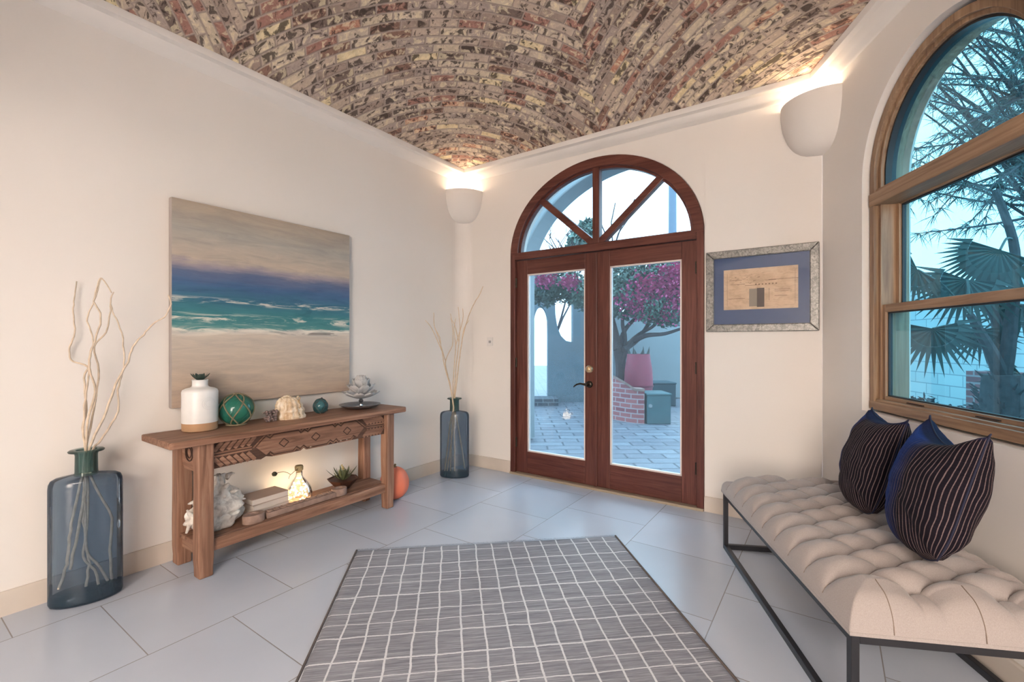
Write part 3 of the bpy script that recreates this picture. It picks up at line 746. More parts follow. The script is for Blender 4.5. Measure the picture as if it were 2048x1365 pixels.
# ---------------------------------------------------------------- bench
# local x toward the camera along the wall, y into the wall, front-far corner of the frame at the origin
far=at(1446,1094,2.79); q=loc('W',(far.x,far.y))
bn=thing('tufted_bench','beige tufted upholstered bench on a black steel frame under the arched window','bench','W',q[0],q[1],0)
BLn=1.375; BD=min(.665,-q[1]-.018); T=.024
def rail(x0,x1,y0,y1,z0,z1,name): g=G(); g.box(x0,x1,y0,y1,z0,z1); return g.build(name,BLACK,bn,bevel=.0015,bseg=1)
zt=.348
for x in(0,BLn-T-.004):
    for y in(0,BD-T): rail(x,x+T+(.004 if x else 0),y,y+T,0,zt,'leg')
for z0,nm in((zt-T-.014,'seat_rail'),(0,'floor_rail')):
    for y in(0,BD-T): rail(T,BLn-T,y,y+T,z0,z0+T+(.014 if nm=='seat_rail' else .004),nm)
    for x in(0,BLn-T): rail(x,x+T,T,BD-T,z0,z0+T+(.014 if nm=='seat_rail' else .004),nm)
def fab():
    m=M('beige_linen_upholstery').set(None,.85,0,.25); m.b.inputs['Sheen Weight'].default_value=.25
    n=m.noise(m.coord(scale=(1,1,1)),380,2,.6); n2=m.noise(m.coord(),3,3)
    c=m.ramp(n,[(.3,srgb(158,147,142)),(.7,srgb(173,162,157))]); m.color(c); m.bump(n,.18,.0015); return m.m
g=G(); ov=.008; CX=BLn+2*ov; CY=BD+ov
px_,py_=.140,.245; offx=.085; offy=.115
def top(a,b):
    x=-ov+CX*a; y=-ov+CY*b
    # distance from the rim -> rounded side
    dx=min(x+ov,CX-ov-x); dy=min(y+ov,CY-ov-y); d=min(dx,dy); R=.055
    t=min(1,max(0,d/R)); edge=math.sqrt(max(0,1-(1-t)**2))
    xx=min(max(x,offx),BLn-offx+.0); yy=min(max(y,offy),BD-offy)
    s=(xx-offx)/px_; w=(yy-offy)/py_
    A=abs(math.sin(PI*(w+s))); B=abs(math.sin(PI*(w-s)))
    puff=(min(1,A*1.05)*min(1,B*1.05))**.42
    # buttons pull deeper
    import math as _m
    fx=(s+w); fy=(s-w); bx=abs(fx-round(fx)); by=abs(fy-round(fy)); bd=_m.hypot(bx,by)
    pull=_m.exp(-(bd/.16)**2)
    inside=min(1,max(0,(min(x-.0,BLn-x,y,BD-y))/.09)); inside=max(.0,inside)
    z=.088*edge**.8+ (.050*puff-.022*pull)*(.30+.70*inside)*edge -.010
    bow=.012*math.sin(PI*min(1,max(0,(x+ov)/CX)))**.4
    return (x+( -.004 if x<.02 else 0),y,zt+z)
nx,ny=360,170
vs=[];fs=[]
g.grid(top,nx,ny,uv=False)
# skirt down to the frame
b0=len(g.v)
w=nx+1
loop=[i for i in range(nx+1)]+[j*w+nx for j in range(1,ny+1)]+[ny*w+i for i in range(nx-1,-1,-1)]+[j*w for j in range(ny-1,0,-1)]
sk=[(g.v[k][0],g.v[k][1],zt+.001) for k in loop]; g.v+=sk
n=len(loop)
for i in range(n):
    j=(i+1)%n; g.f.append((loop[i],b0+i,b0+j,loop[j])); g.mi.append(0)
g.f.append(tuple(b0+i for i in range(n))); g.mi.append(0)
cu=g.build('tufted_cushion',fab(),bn,smooth=True,angle=75)
# seams that run from the outer buttons over the rim
SM=plain('cushion_seam',srgb(128,110,98),.9,var=0)
def topz(x,y):
    a=(x+ov)/CX; b=(y+ov)/CY; return top(min(1,max(0,a)),min(1,max(0,b)))[2]
def seam(P_):
    q=G(); q.tube(P_,.0016,4); q.build('seam',SM,cu)
k=0
while offx+k*px_<=BLn-offx+.02:
    x=offx+k*px_; seam([(x,y,topz(x,y)+.0005) for y in[ -ov+.004+(offy+ov-.004)*i/14 for i in range(15)]]); k+=1
for y in(offy,offy+py_,offy+2*py_):
    if y<BD-.03: seam([(BLn+ov+.0005,y,zt+.004)]+[(x,y,topz(x,y)+.0005) for x in[BLn+ov-.002-(offx+ov)*i/14 for i in range(15)]])
# ---------------------------------------------------------------- throw pillows
def pillowmat(blue):
    m=M('indigo_stripe_%s'%('wide' if blue else 'narrow')).set(None,.9,0,.2)
    uv=m.node('ShaderNodeUVMap'); uv.uv_map='UVMap'; sp=m.node('ShaderNodeSeparateXYZ'); m.link(uv.outputs[0],sp.inputs[0])
    n=m.noise(uv.outputs[0],9,3,.5); w=m.noise(uv.outputs[0],3.2,2,.5)
    u=m.math('ADD',sp.outputs[0],m.math('MULTIPLY',m.math('SUBTRACT',w,.5),.014))
    fr=m.math('FRACT',m.math('MULTIPLY',u,31.0)); d=m.math('ABSOLUTE',m.math('SUBTRACT',fr,.5))
    st=m.ramp(d,[(.07,(1,1,1,1)),(.12,(0,0,0,1))])
    fr2=m.math('FRACT',m.math('ADD',m.math('MULTIPLY',u,31.0),.5)); 
    msk=m.ramp(m.math('ADD',u,m.math('MULTIPLY',sp.outputs[2],0)),[(.34 if blue else .24,(0,0,0,1)),(.60 if blue else .36,(1,1,1,1))])
    topm=m.ramp(sp.outputs[1],[(.90 if blue else .88,(1,1,1,1)),(.93 if blue else .90,(0,0,0,1))])
    ground=m.mix(msk,srgb(30,58,124),srgb(21,15,25))  # left part painted bright blue, standing in for light from the doors
    ground=m.mix(m.math('SUBTRACT',1.0,topm),ground,srgb(22,26,58))
    f=m.math('MULTIPLY',m.math('MULTIPLY',st,m.math('ADD',m.math('MULTIPLY',msk,.82),.04)),topm)
    hatch=m.noise(m.coord('UV',scale=(6,240,1)),1,2,.5)
    c=m.mix(f,ground,srgb(128,108,106))
    c=m.mix(1.0,c,m.ramp(hatch,[(.3,(.7,.7,.7,1)),(.7,(1.2,1.2,1.2,1))]),'MULTIPLY')
    c=m.mix(1.0,c,m.ramp(n,[(.3,(.85,.85,.85,1)),(.7,(1.15,1.15,1.15,1))]),'MULTIPLY')
    m.color(c); m.bump(m.math('ADD',st,hatch),.25,.003); return m.m
def pillow(name,label,S,Hh,Tk,mat,seed,sag=.05):
    e=bpy.data.objects.new(name,None); COL.objects.link(e); tag(e,label,'pillow',group='indigo striped pillows on the bench')
    N=44
    def shp(a,b,side):
        x=2*a-1; y=2*b-1
        q=max(0,(1-x*x))*max(0,(1-y*y))
        th=Tk*q**.42
        px=S/2*x*(1-.07*(1-y*y)*0 - .10*(1-abs(y)**1.6)*(-.0)) ; 
        # pulled-in edges, pointed corners
        px=S/2*x*(1-.06*(1-y*y)**.6); pz=Hh/2*y*(1-.10*(1-x*x)**.6)
        if y>0: pz-=sag*max(0,(1-x*x))*y**3
        if y<0 and (x or y):
            k_=max(abs(x),abs(y))/((abs(x)**2.9+abs(y)**2.9)**(1/2.9)); px*=k_; pz*=k_
        wr=.007*noise.noise(Vector((x*2.6+seed,y*2.6,side*3.1)))*(1 if q>0 else 0)+.003*noise.noise(Vector((x*8+seed,y*5,side)))*(q>0)
        return (px, side*(th/2+wr), Hh/2+pz)
    g=G()
    mid=[Vector(shp(i/N,.5,-1)) for i in range(N+1)]; al=[0]
    for i in range(N): al.append(al[-1]+(mid[i+1]-mid[i]).length)
    al=[v/al[-1] for v in al]
    midv=[Vector(shp(.5,i/N,-1)) for i in range(N+1)]; av=[0]
    for i in range(N): av.append(av[-1]+(midv[i+1]-midv[i]).length)
    av=[v/av[-1] for v in av]
    g.grid(lambda a,b:shp(a,b,-1),N,N); g.grid(lambda a,b:shp(a,b,1),N,N)
    for k_ in g.uv: g.uv[k_]=[(al[int(round(p*N))],av[int(round(q*N))]) for p,q in g.uv[k_]]
    o=g.build('cover',mat,e,smooth=True,merge=True,angle=70)
    k=G(); E=[(i/30,0) for i in range(30)]+[(1,i/30) for i in range(30)]+[(1-i/30,1) for i in range(30)]+[(0,1-i/30) for i in range(31)]
    k.tube([shp(a,b,-1) for a,b in E],.003,5,cap=False); k.build('piping',plain('navy_piping_%d'%seed,(.012,.014,.04,1),.8,var=0),e,smooth=True)
    return e
p1=pillow('throw_pillow','dark indigo striped pillow standing on bench, the one farther from the camera',.37,.48,.21,pillowmat(False),2,.02)
p2=pillow('throw_pillow','larger indigo-and-brown striped pillow leaning on wall at the near part of bench',.40,.51,.23,pillowmat(True),9,.06)
def place_pillow(p,x,y,z,yaw,lean,roll=0):
    p.rotation_mode='XYZ'
    base=Matrix.Translation(wpt('W',x,y,z))@Matrix.Rotation(FR['W'][1]+yaw,4,'Z')@Matrix.Rotation(lean,4,'X')@Matrix.Rotation(roll,4,'Y')
    p.matrix_world=base
q1=at(1712,1020,2.12); q1=loc('W',(q1.x,q1.y)); q2=at(1822,1100,1.695); q2=loc('W',(q2.x,q2.y))
place_pillow(p1,q1[0],q1[1],.462,math.radians(-10),math.radians(-15),0)
place_pillow(p2,q2[0],q2[1],.462,math.radians(-12),math.radians(-15),0)
# ---------------------------------------------------------------- tall blue bottles
VG=glass('smoky_blue_glass',(.60,.68,.76,1),.9,ior=1.45,mixw=.20,body=(.11,.16,.23,1))
VN=glass('green_glass_neck',(.56,.68,.66,1),.9,ior=1.45,mixw=.22,body=(.10,.18,.17,1))
VB=glass('deep_teal_glass_base',(.12,.26,.29,1),.9,ior=1.45,mixw=.35,body=(.02,.08,.09,1))
def bottle_prof(): 
    return [(.90,.0),(.97,.006),(1.0,.02),(1.0,.55),(.985,.575),(.93,.592),(.80,.602),(.34,.612)]
bv=thing('glass_floor_vase','tall flattened smoky blue glass vase on the floor, left of the console table','vase','0',0,0,0,group='tall blue glass vases')
g=G(); g.lathe([(r*.5,z) for r,z in bottle_prof()],seg=56,sx=.272,sy=.150,p=2.0,cap=False); body=g.build('body',VG,bv,smooth=True,angle=60)
g=G(); g.lathe([(.001,.004),(.42,.004),(.482,.01),(.494,.022),(.494,.045),(.44,.052),(.001,.050)],seg=56,sx=.272,sy=.150,cap=False); g.build('thick_base',VB,bv,smooth=True,angle=60)
g=G(); g.lathe([(.046,.605),(.043,.622),(.042,.70),(.045,.712),(.066,.717),(.068,.722),(.062,.727),(.040,.726),(.036,.70),(.036,.62)],seg=36,cap=False); g.build('neck',VN,bv,smooth=True,angle=50)
bc=at(173,1203,2.235); bv.location=(bc.x,bc.y,0); bv.rotation_euler=(0,0,math.radians(37))
bv2=bv.copy(); COL.objects.link(bv2)
for ch in list(bv.children):
    c=ch.copy(); COL.objects.link(c); c.parent=bv2
bv2['label']='tall smoky blue glass vase standing in the corner beside the entrance doors'
vc=at(909,950,4.26); bv2.location=(vc.x,vc.y,0); bv2.rotation_euler=(0,0,math.radians(-6)); 
# ---------------------------------------------------------------- curly willow branches
TW=plain('pale_curly_willow',srgb(206,186,164),.8,var=.18,scale=30)
TW2=plain('bleached_branch',srgb(214,188,158),.85,var=.12,scale=30)
def smooth_pts(P,n=4):
    out=[]
    for i in range(len(P)-1):
        p0=P[max(i-1,0)];p1=P[i];p2=P[i+1];p3=P[min(i+2,len(P)-1)]
        for k in range(n):
            t=k/n; out.append(.5*((2*p1)+(p2-p0)*t+(2*p0-5*p1+4*p2-p3)*t*t+(3*p1-p0-3*p2+p3)*t*t*t))
    out.append(P[-1]); return out
def branch(pts,base,dep,mat,label,grp,r0,r1,forks=(),name='willow_branch'):
    Y0=base
    P=[at(x,y,Y0+((x-173)*Y0/F*.72 if (y>890 and Y0<3) else d)) for (x,y),d in zip(pts,dep)]
    o0=P[0].copy(); S=smooth_pts([p-o0 for p in P]); n=len(S)
    wa=.0055 if Y0<3 else .004
    S=[p+Vector((noise.noise(p*34+o0)*wa,noise.noise(p*30+o0*3)*wa,0)) for p in S]
    g=G(); g.tube(S,[r0+(r1-r0)*i/(n-1) for i in range(n)],6)
    for fk in forks:
        Q=smooth_pts([at(x,y,Y0+d)-o0 for (x,y,d) in fk]); m=len(Q)
        g.tube(Q,[r0*.6+(r1-r0*.6)*i/(m-1) for i in range(m)],5)
    o=g.build(name,mat,None,smooth=True,angle=80); o.location=o0
    return tag(o,label,'branch',group=grp)
zx=lambda L:[(x*.5714,500+y*.5714) for x,y in L]
def dd(n,a,b,seed):
    random.seed(seed); out=[a+(b-a)*i/(n-1) for i in range(n)]
    return out
Yb=2.235
BR=[
 ([(205,1190),(228,1120),(240,1050),(250,960),(275,850),(298,740),(300,690),(290,640),(300,560),(295,450),(305,410),(250,385),(245,340),(262,290),(256,230),(260,180),(268,110)],-.04,.05,'curly willow branch in the left vase, leftmost with a sideways kink',[]),
 ([(362,1235),(345,1170),(330,1120),(292,1075),(300,1000),(290,930),(300,820),(300,700),(292,620),(300,520),(310,430),(312,370),(325,325),(318,280),(305,240),(325,190),(342,140),(352,100)],0,.0,'curly willow branch in the left vase, tallest with a hooked tip',[]),
 ([(300,1180),(312,1100),(300,1020),(310,900),(302,740),(308,600),(335,500),(322,450),(312,400),(325,340),(350,262),(352,222),(330,180),(342,120),(358,100),(388,150)],.03,-.04,'curly willow branch in the left vase, looping back on itself near the top',[]),
 ([(400,1200),(350,1110),(305,1060),(298,940),(296,800),(300,700),(330,545),(345,425),(330,340),(370,290),(385,230),(385,170),(398,148)],-.02,.06,'curly willow branch in the left vase, ending in a short fork beside the tallest',[]),
 ([(245,1120),(270,1000),(290,880),(305,760),(320,672),(360,590),(398,490),(425,430),(450,390),(465,340),(500,300),(510,286),(545,252),(580,230),(597,190),(588,158)],.0,-.06,'curly willow branch in the left vase, reaching right across the painting edge',[]),
 ([(395,1190),(385,1050),(392,940),(345,850),(312,770),(330,690),(350,672),(400,590),(415,555),(413,490),(430,430),(436,380),(425,290),(400,230),(386,190)],.04,.02,'curly willow branch in the left vase, second from right with a leftward tip',[]),
]
for L,a,b,lab,fk in BR:
    P=zx(L); branch(P,Yb,dd(len(P),a*.4,b,1),TW,lab,'curly willow branches in the left vase',.0066,.0026,fk)
z6=lambda L:[(800+x*.3369,540+y*.3369) for x,y in L]
BR2=[
 ([(262,1225),(300,900),(318,820),(300,700),(270,590),(248,480),(235,400),(205,340),(200,255)],-.22,'thin branch in the corner vase, leftmost of its bunch',[(248,480),(190,350),(150,300)]),
 ([(275,1225),(310,980),(318,830),(325,700),(335,560),(350,430),(355,330),(345,220)],-.02,'thin branch in the corner vase, upright through the middle',[(350,430),(325,330),(300,290)]),
 ([(325,1200),(322,950),(322,830),(315,700),(320,600),(330,450),(320,360),(330,290)],-.05,'thin branch in the corner vase, slightly left of the middle one',[(330,450),(372,300),(372,230)]),
 ([(385,1180),(350,950),(325,820),(330,720),(345,600),(365,440),(390,330),(430,220),(470,150),(495,98)],-.08,'thin branch in the corner vase, longest and reaching toward the switch plate',[(365,440),(380,350),(410,300)]),
 ([(300,1210),(305,950),(316,820),(300,690),(282,620),(270,540),(310,450),(312,350),(300,260)],-.14,'thin branch in the corner vase, wavy one behind the leftmost',[(270,540),(240,440),(210,350)]),
]
for L,b,lab,fk in BR2:
    P=z6(L); F_=[(x,y,b*.6+.01*i) for i,(x,y) in enumerate(z6(fk))]
    branch(P,4.26,dd(len(P),0,b,2),TW2,lab,'thin branches in the corner vase',.0070,.0028,[F_])
# ---------------------------------------------------------------- things on the console table
def onL(px,v):
    s=(px-1024)/F; d=-3.1+v; Y=d/(s*CL-SL); X=s*Y; return X*SL+Y*CL
def tt(name,label,cat,px,v,z=TZ,rot=0,group=None): return thing(name,label,cat,'L',onL(px,v),-v,z,rot,group)
CER=plain('white_glaze',(.74,.72,.70,1),.3,0,.5,var=.03,scale=20,bump=.1,bscale=40)
CORK=plain('tan_raw_clay',srgb(176,138,104),.8,var=.06,scale=20)
v=tt('ceramic_vase','white ceramic bottle vase with tan base at left end of console table','vase',400,.142)
g=G(); g.lathe([(.080,0),(.0865,.004),(.0875,.046)],seg=44); g.build('raw_clay_base',CORK,v,smooth=True,angle=50)
g=G(); g.lathe([(.0875,.046),(.0885,.052),(.0885,.218),(.084,.230),(.070,.238),(.048,.243),(.040,.249),(.0385,.256),(.0385,.279),(.0405,.284),(.038,.287),(.034,.284),(.033,.24)],seg=44,cap=False); g.build('glazed_body',CER,v,smooth=True,angle=50)
g=G()
for r_ in(.018,.026,.034):
    n=24; g.tube([(r_*math.cos(2*PI*i/n)+.012,-.0885*math.cos((r_*math.cos(2*PI*i/n)+.012)/.0885),.155+r_*math.sin(2*PI*i/n)) for i in range(n+1)],.0009,4,cap=False)
g.build('faint_relief',plain('relief_grey',(.60,.58,.57,1),.4,var=0),v)
def rosette(e,n,r0,l0,up0,up1,mat,w=.012,tip=None,th=.006,seed=1,name='leaf'):
    random.seed(seed); first=None
    for i in range(n):
        a=i*2.39996; f=i/n; L=l0*(1-.5*f)*random.uniform(.9,1.1); el=up0+(up1-up0)*f
        g=G(); K=7; vs=[]
        for j in range(K+1):
            t=j/K; ww=w*(math.sin(PI*min(1,t*.9+.08))**.8)*(1-.25*f) if t<1 else .0008
            ee=el+ .35*t
            x=r0+L*t*math.cos(el+.3*t); z=L*t*math.sin(el+.3*t)
            for s_,zz in((-1,0.25*ww),(0,-th*.5*(1-t)),(1,0.25*ww),(0,th*.5*(1-t*.7))):
                vs.append((x*math.cos(a)-s_*ww*math.sin(a),x*math.sin(a)+s_*ww*math.cos(a),z+zz))
        fs=[(j*4+k,j*4+(k+1)%4,(j+1)*4+(k+1)%4,(j+1)*4+k) for j in range(K) for k in range(4)]+[(3,2,1,0),(K*4,K*4+1,K*4+2,K*4+3)]
        g.add(vs,fs); g.build(name,mat,e,smooth=True,angle=70)
su1=tt('succulent','dark green spiky succulent rosette on top of the white ceramic vase','plant',400,.142,TZ+.281)
rosette(su1,20,.006,.056,.42,1.35,plain('dark_succulent',srgb(58,72,64),.5,var=.2,scale=40),w=.013,seed=2)
NET=plain('tarred_net_rope',srgb(126,112,88),.9,var=.15,scale=80)
GRN=glass('sea_green_glass',(.32,.66,.54,1),1.0,ior=1.6,mixw=.40,body=(.05,.30,.22,1))
def float_(e,R,mat,net,nr,tailp=None):
    g=G(); g.ball((0,0,R),R,36,24); g.build('glass_ball',mat,e,smooth=True)
    random.seed(int(R*1000)); rr=R*1.02
    def sp(th,ph): return (rr*math.sin(ph)*math.cos(th),rr*math.sin(ph)*math.sin(th),R+rr*math.cos(ph))
    g=G()
    for s in(-1,1):
        for k in range(nr):
            t0=2*PI*k/nr
            g.tube([sp(t0+s*1.9*j/18,.12+(PI-.24)*j/18) for j in range(19)],R*.045,5)
    n=24; g.tube([sp(2*PI*i/n,.16) for i in range(n+1)],R*.05,5,cap=False)
    g.build('rope_net',net,e,smooth=True)
    if tailp:
        g=G(); g.tube(smooth_pts([Vector(p) for p in tailp]),R*.09,6); g.build('rope_tail',net,e,smooth=True)
f1=tt('glass_float','large sea-green glass fishing float in rope netting on the console table','glass ball',473,.15,rot=.3,group='netted glass floats on the console table')
float_(f1,.094,GRN,NET,5)
g=G(); n=20; g.tube([(.055*math.cos(2*PI*i/n),.055*math.sin(2*PI*i/n),.0065) for i in range(n+1)],.005,6,cap=False); g.build('rope_ring',NET,f1,smooth=True)
TEAL=glass('teal_glass',(.32,.54,.58,1),1.0,ior=1.6,mixw=.45,body=(.08,.24,.27,1))
f2=tt('glass_float','small teal glass fishing float in dark netting between shell and lotus','glass ball',641,.16,rot=1.0,group='netted glass floats on the console table')
float_(f2,.051,TEAL,plain('dark_net',srgb(72,72,68),.9,var=.1),4,[(0.01,0,.098),(.04,-.01,.102),(.052,-.02,.07),(.060,-.035,.035),(.075,-.045,.006)])
# small cluster cube
cb=tt('coral_cluster','small rough grey coral lump between green float and shell','coral',540,.20)
g=G(); random.seed(4)
for i in range(60):
    x,y,z=[random.uniform(-.03,.03) for _ in range(3)]; g.ball((x,y,z+.036),random.uniform(.006,.011),8,6)
g.build('knobbly_coral',plain('grey_purple_coral',srgb(128,108,104),.85,var=.3,scale=60),cb,smooth=True)
# helmet-shaped shell
sh=tt('seashell','ribbed cream half-dome seashell standing in the middle of the console table','shell',578,.185,rot=-.25)
g=G()
def shell(a,b):
    ph=PI*(b)*.5; th=2*PI*a
    rib=1+.045*math.sin(th*15)+.05*math.sin(b*34)*(1-b)
    r=.090*math.cos(ph*.98)**.62*rib; z=.142*math.sin(ph)**.9
    r*=1+.10*math.cos(th-.5)*(1-b)
    return (r*math.cos(th)-.01*b,r*.8*math.sin(th),z)
g.grid(shell,90,34,uv=False)
def shellmat():
    m=M('cream_shell').set(None,.45); n=m.noise(m.coord(),26,4,.6,1); m.color(m.ramp(n,[(.35,srgb(196,164,128)),(.55,srgb(222,200,172)),(.7,srgb(232,220,204))])); m.bump(n,.4,.003); return m.m
g.build('ribbed_dome',shellmat(),sh,smooth=True,merge=True)
g=G()
for i in range(9):
    a=-.9+i*.22; g.ball((.012*i-.045,-.02+.004*math.sin(i),.138+.012*math.sin(i*.39*2)),.009,8,6)
g.build('spire_knobs',bpy.data.materials['cream_shell'],sh,smooth=True)
g=G(); 
for k in range(12): g.ball((.045+.014*math.cos(k)*.4+.0035*k*(.3),-.058+.002*k,.015+.0105*k),.0052,6,5)
g.build('lip_teeth',plain('ochre_shell_teeth',srgb(190,148,96),.5,var=0),sh,smooth=True)
# lotus candle holder on a plate
SIL=plain('tarnished_silver_plate',(.22,.21,.22,1),.3,.75,var=.15,scale=30)
plt=tt('shallow_dish','shallow silver-grey dish under the capiz lotus at right end of table','dish',720,.185)
g=G(); g.lathe([(.02,.0),(.07,.002),(.075,.006),(.120,.014),(.148,.030),(.150,.033),(.146,.033),(.118,.019),(.07,.010),(.001,.008)],seg=48,cap=False); g.build('bowl',SIL,plt,smooth=True,angle=60)
PETAL=glass('capiz_petal',(.84,.83,.82,1),1.0,ior=1.7,mixw=.55,body=(.80,.79,.79,1))
lt=tt('lotus_candle_holder','silvery translucent lotus flower ornament standing on the dish','ornament',722,.185,TZ+.0095)
g=G(); g.lathe([(.045,0),(.045,.004),(.015,.012),(.010,.03),(.018,.05),(.010,.062)],seg=24); g.build('stem',plain('polished_silver',(.6,.6,.6,1),.12,1,var=0),lt,smooth=True)
random.seed(11)
for ring,(n,z,L,el) in enumerate(((8,.062,.135,.12),(8,.088,.122,.45),(7,.118,.104,.80),(6,.148,.085,1.10),(4,.168,.066,1.35))):
    for i in range(n):
        a=2*PI*(i+.5*ring)/n+random.uniform(-.1,.1); g=G(); K=8
        def pf(p,q):
            t=q; wd=.046*(L/.125)**.7*math.sin(PI*min(1,.12+t*.80))**.7*(1 if t<.98 else .55); s_=(p-.5)*2
            x=.012+L*t*math.cos(el+.25*t); zz=z+L*t*math.sin(el+.25*t)+.012*s_*s_*(1-t*.3)
            return (x*math.cos(a)-s_*wd*math.sin(a),x*math.sin(a)+s_*wd*math.cos(a),zz)
        g.grid(pf,4,K,uv=False); g.build('petal',PETAL,lt,smooth=True,solid=.0015,recalc=False)
# ---------------------------------------------------------------- things on the lower shelf
SZ=.181
cw=tt('driftwood_sculpture','white coral-like root sculpture behind the left front leg, on lower shelf','sculpture',436,.205,SZ)
def whitecoral():
    m=M('bleached_root').set(None,.7); n=m.noise(m.coord(),24,4,.6,.5); m.color(m.ramp(n,[(.3,srgb(168,156,146)),(.5,srgb(222,212,202)),(.7,srgb(240,234,226))])); m.bump(n,.5,.006); return m.m
random.seed(21); g=G()
def blob(px,a,b):
    d=Vector(px); q=noise.noise(d*16)*.022+noise.noise(d*34+Vector((5,5,5)))*.012; return q
vs=[];seg,rg_=48,40
for j in range(rg_+1):
    t=j/rg_; z=.30*t; base=.050+.075*math.sin(PI*min(1,t*1.15+.12))**1.2-.02*t
    for k in range(seg):
        th=2*PI*k/seg; p=Vector((math.cos(th),math.sin(th)*.75,z*7)); q=noise.noise(p*1.9)*.032+noise.noise(p*4.5)*.016
        cut=.03*max(0,noise.noise(p*1.2+Vector((9,3,1))))*(t>.25)
        r=max(.012,base+q-cut*1.8); vs.append((r*math.cos(th)*1.25,r*.72*math.sin(th),z+.01*noise.noise(p*3)*(0<j)))
g.add(vs,[(j*seg+k,j*seg+(k+1)%seg,(j+1)*seg+(k+1)%seg,(j+1)*seg+k) for j in range(rg_) for k in range(seg)]+[tuple(range(seg-1,-1,-1)),tuple(rg_*seg+k for k in range(seg))])
for i in range(15):
    a=random.uniform(0,2*PI); z=random.uniform(.03,.29); r=.075+.02*random.random(); el=random.uniform(-.2,1.0); L=random.uniform(.02,.045)
    p=Vector((r*math.cos(a)*1.2,r*.6*math.sin(a),z)); d=Vector((math.cos(a)*1.2*math.cos(el),.55*math.sin(a)*math.cos(el),math.sin(el)))
    g.tube([p-d*.02,p+d*L*.5+Vector((0,0,.004)),p+d*L],[.014,.010,.004],7)
g.tube([(-.10,0,.10),(-.145,-.01,.12),(-.160,-.015,.15)],[.016,.012,.005],7); g.tube([(-.11,0,.08),(-.15,-.01,.06),(-.158,0,.02)],[.016,.011,.006],7)
g.v=[(x,y,max(0,z)) for x,y,z in g.v]
g.build('root_mass',whitecoral(),cw,smooth=True,angle=70)
PG=plain('book_pages',srgb(206,192,180),.8,var=.04); CV=[plain('linen_cover_%s'%c,srgb(*k),.75,var=.04) for c,k in(('taupe',(176,152,138)),('cream',(200,184,170)),('grey',(182,166,154)))]
zb=SZ
for i,(l,w,hh,rot,lab) in enumerate(((.24,.17,.036,.0,'thick pale book at the bottom of the stack on lower shelf'),(.235,.165,.034,.03,'cream book in the middle of the stack on lower shelf'),(.235,.16,.036,-.02,'taupe book on top of the stack on lower shelf'))):
    b=tt('book',lab,'book',528,.14,zb,rot+.06,group='stacked books on the lower shelf')
    g=G(); g.box(-l/2+.004,l/2-.004,-w/2+.004,w/2-.004,.003,hh-.003); g.build('pages',PG,b)
    g=G(); g.box(-l/2,l/2,-w/2,w/2,0,.003); g.box(-l/2,l/2,-w/2,w/2,hh-.003,hh); g.box(-l/2,l/2,w/2-.004,w/2,0,hh); g.build('cover',CV[2-i],b,bevel=.001)
    zb+=hh
lbt=tt('light_bottle','clear glass bottle glowing with string lights, cork stopper, on lower shelf','lamp',598,.165,SZ)
BG=glass('clear_warm_glass',(.95,.93,.88,1),.9,ior=1.4,mixw=.06,body=(.9,.8,.6,1))
g=G(); g.lathe([(.07,.0),(.082,.006),(.085,.02),(.084,.055),(.072,.095),(.046,.135),(.026,.158),(.0215,.17),(.0215,.198),(.024,.202)],seg=36,cap=False); g.build('bottle',BG,lbt,smooth=True,angle=60)
g=G(); g.lathe([(.016,.19),(.018,.200),(.026,.206),(.027,.228),(.023,.236),(.001,.237)],seg=20,cap=False); g.build('cork',plain('cork',srgb(150,132,96),.9,var=.15,scale=60),lbt,smooth=True,angle=50)
random.seed(8); W_=[]
for i in range(90):
    t=i/89; z=.012+.15*t*(.6+.4*math.sin(i*.9)**2); rmax=.070*(1-max(0,z-.05)/.125)+.004; a=i*1.1; r=rmax*(.35+.65*abs(math.sin(i*2.3)))
    W_.append(Vector((r*math.cos(a),r*math.sin(a),z)))
g=G(); g.tube(smooth_pts(W_,2),.0006,3); g.build('wire',BRASS,lbt)
g=G(); g.ball((0,0,0),.0052,8,6); b0=g.build('string_bulb',emis('fairy_bulb',(1,.76,.46,1),17),lbt,smooth=True); b0.location=W_[0]
for i in range(2,90,2):
    b1=b0.copy(); COL.objects.link(b1); b1.location=W_[i]
ld=bpy.data.lights.new('fairy_glow','POINT'); ld.energy=.75; ld.color=(1,.74,.44); ld.shadow_soft_size=.05
lo_=bpy.data.objects.new('fairy_glow',ld); COL.objects.link(lo_); lo_.parent=lbt; lo_.location=(0,0,.06)
g=G(); g.tube(smooth_pts([Vector(p) for p in((0,0,.225),(-.02,-.02,.222),(-.055,-.03,.208),(-.075,-.03,.198),(-.10,-.04,.215),(-.14,-.06,.235),(-.18,-.08,.243),(-.215,-.10,.246))]),.0018,5); g.tube([(-.075,-.03,.198),(-.085,-.03,.185),(-.088,-.03,.172)],.0016,4)
g.build('stopper_twig',plain('brown_twig',srgb(120,96,70),.9,var=.1),lbt,smooth=True)
g=G(); random.seed(2)
for i in range(9): g.ball((-.222+random.uniform(-.012,.012),-.105+random.uniform(-.01,.01),.246+random.uniform(-.010,.012)),random.uniform(.007,.011),8,6)
g.build('dried_bud',plain('olive_bud',srgb(70,66,48),.9,var=.2,scale=60),lbt,smooth=True)
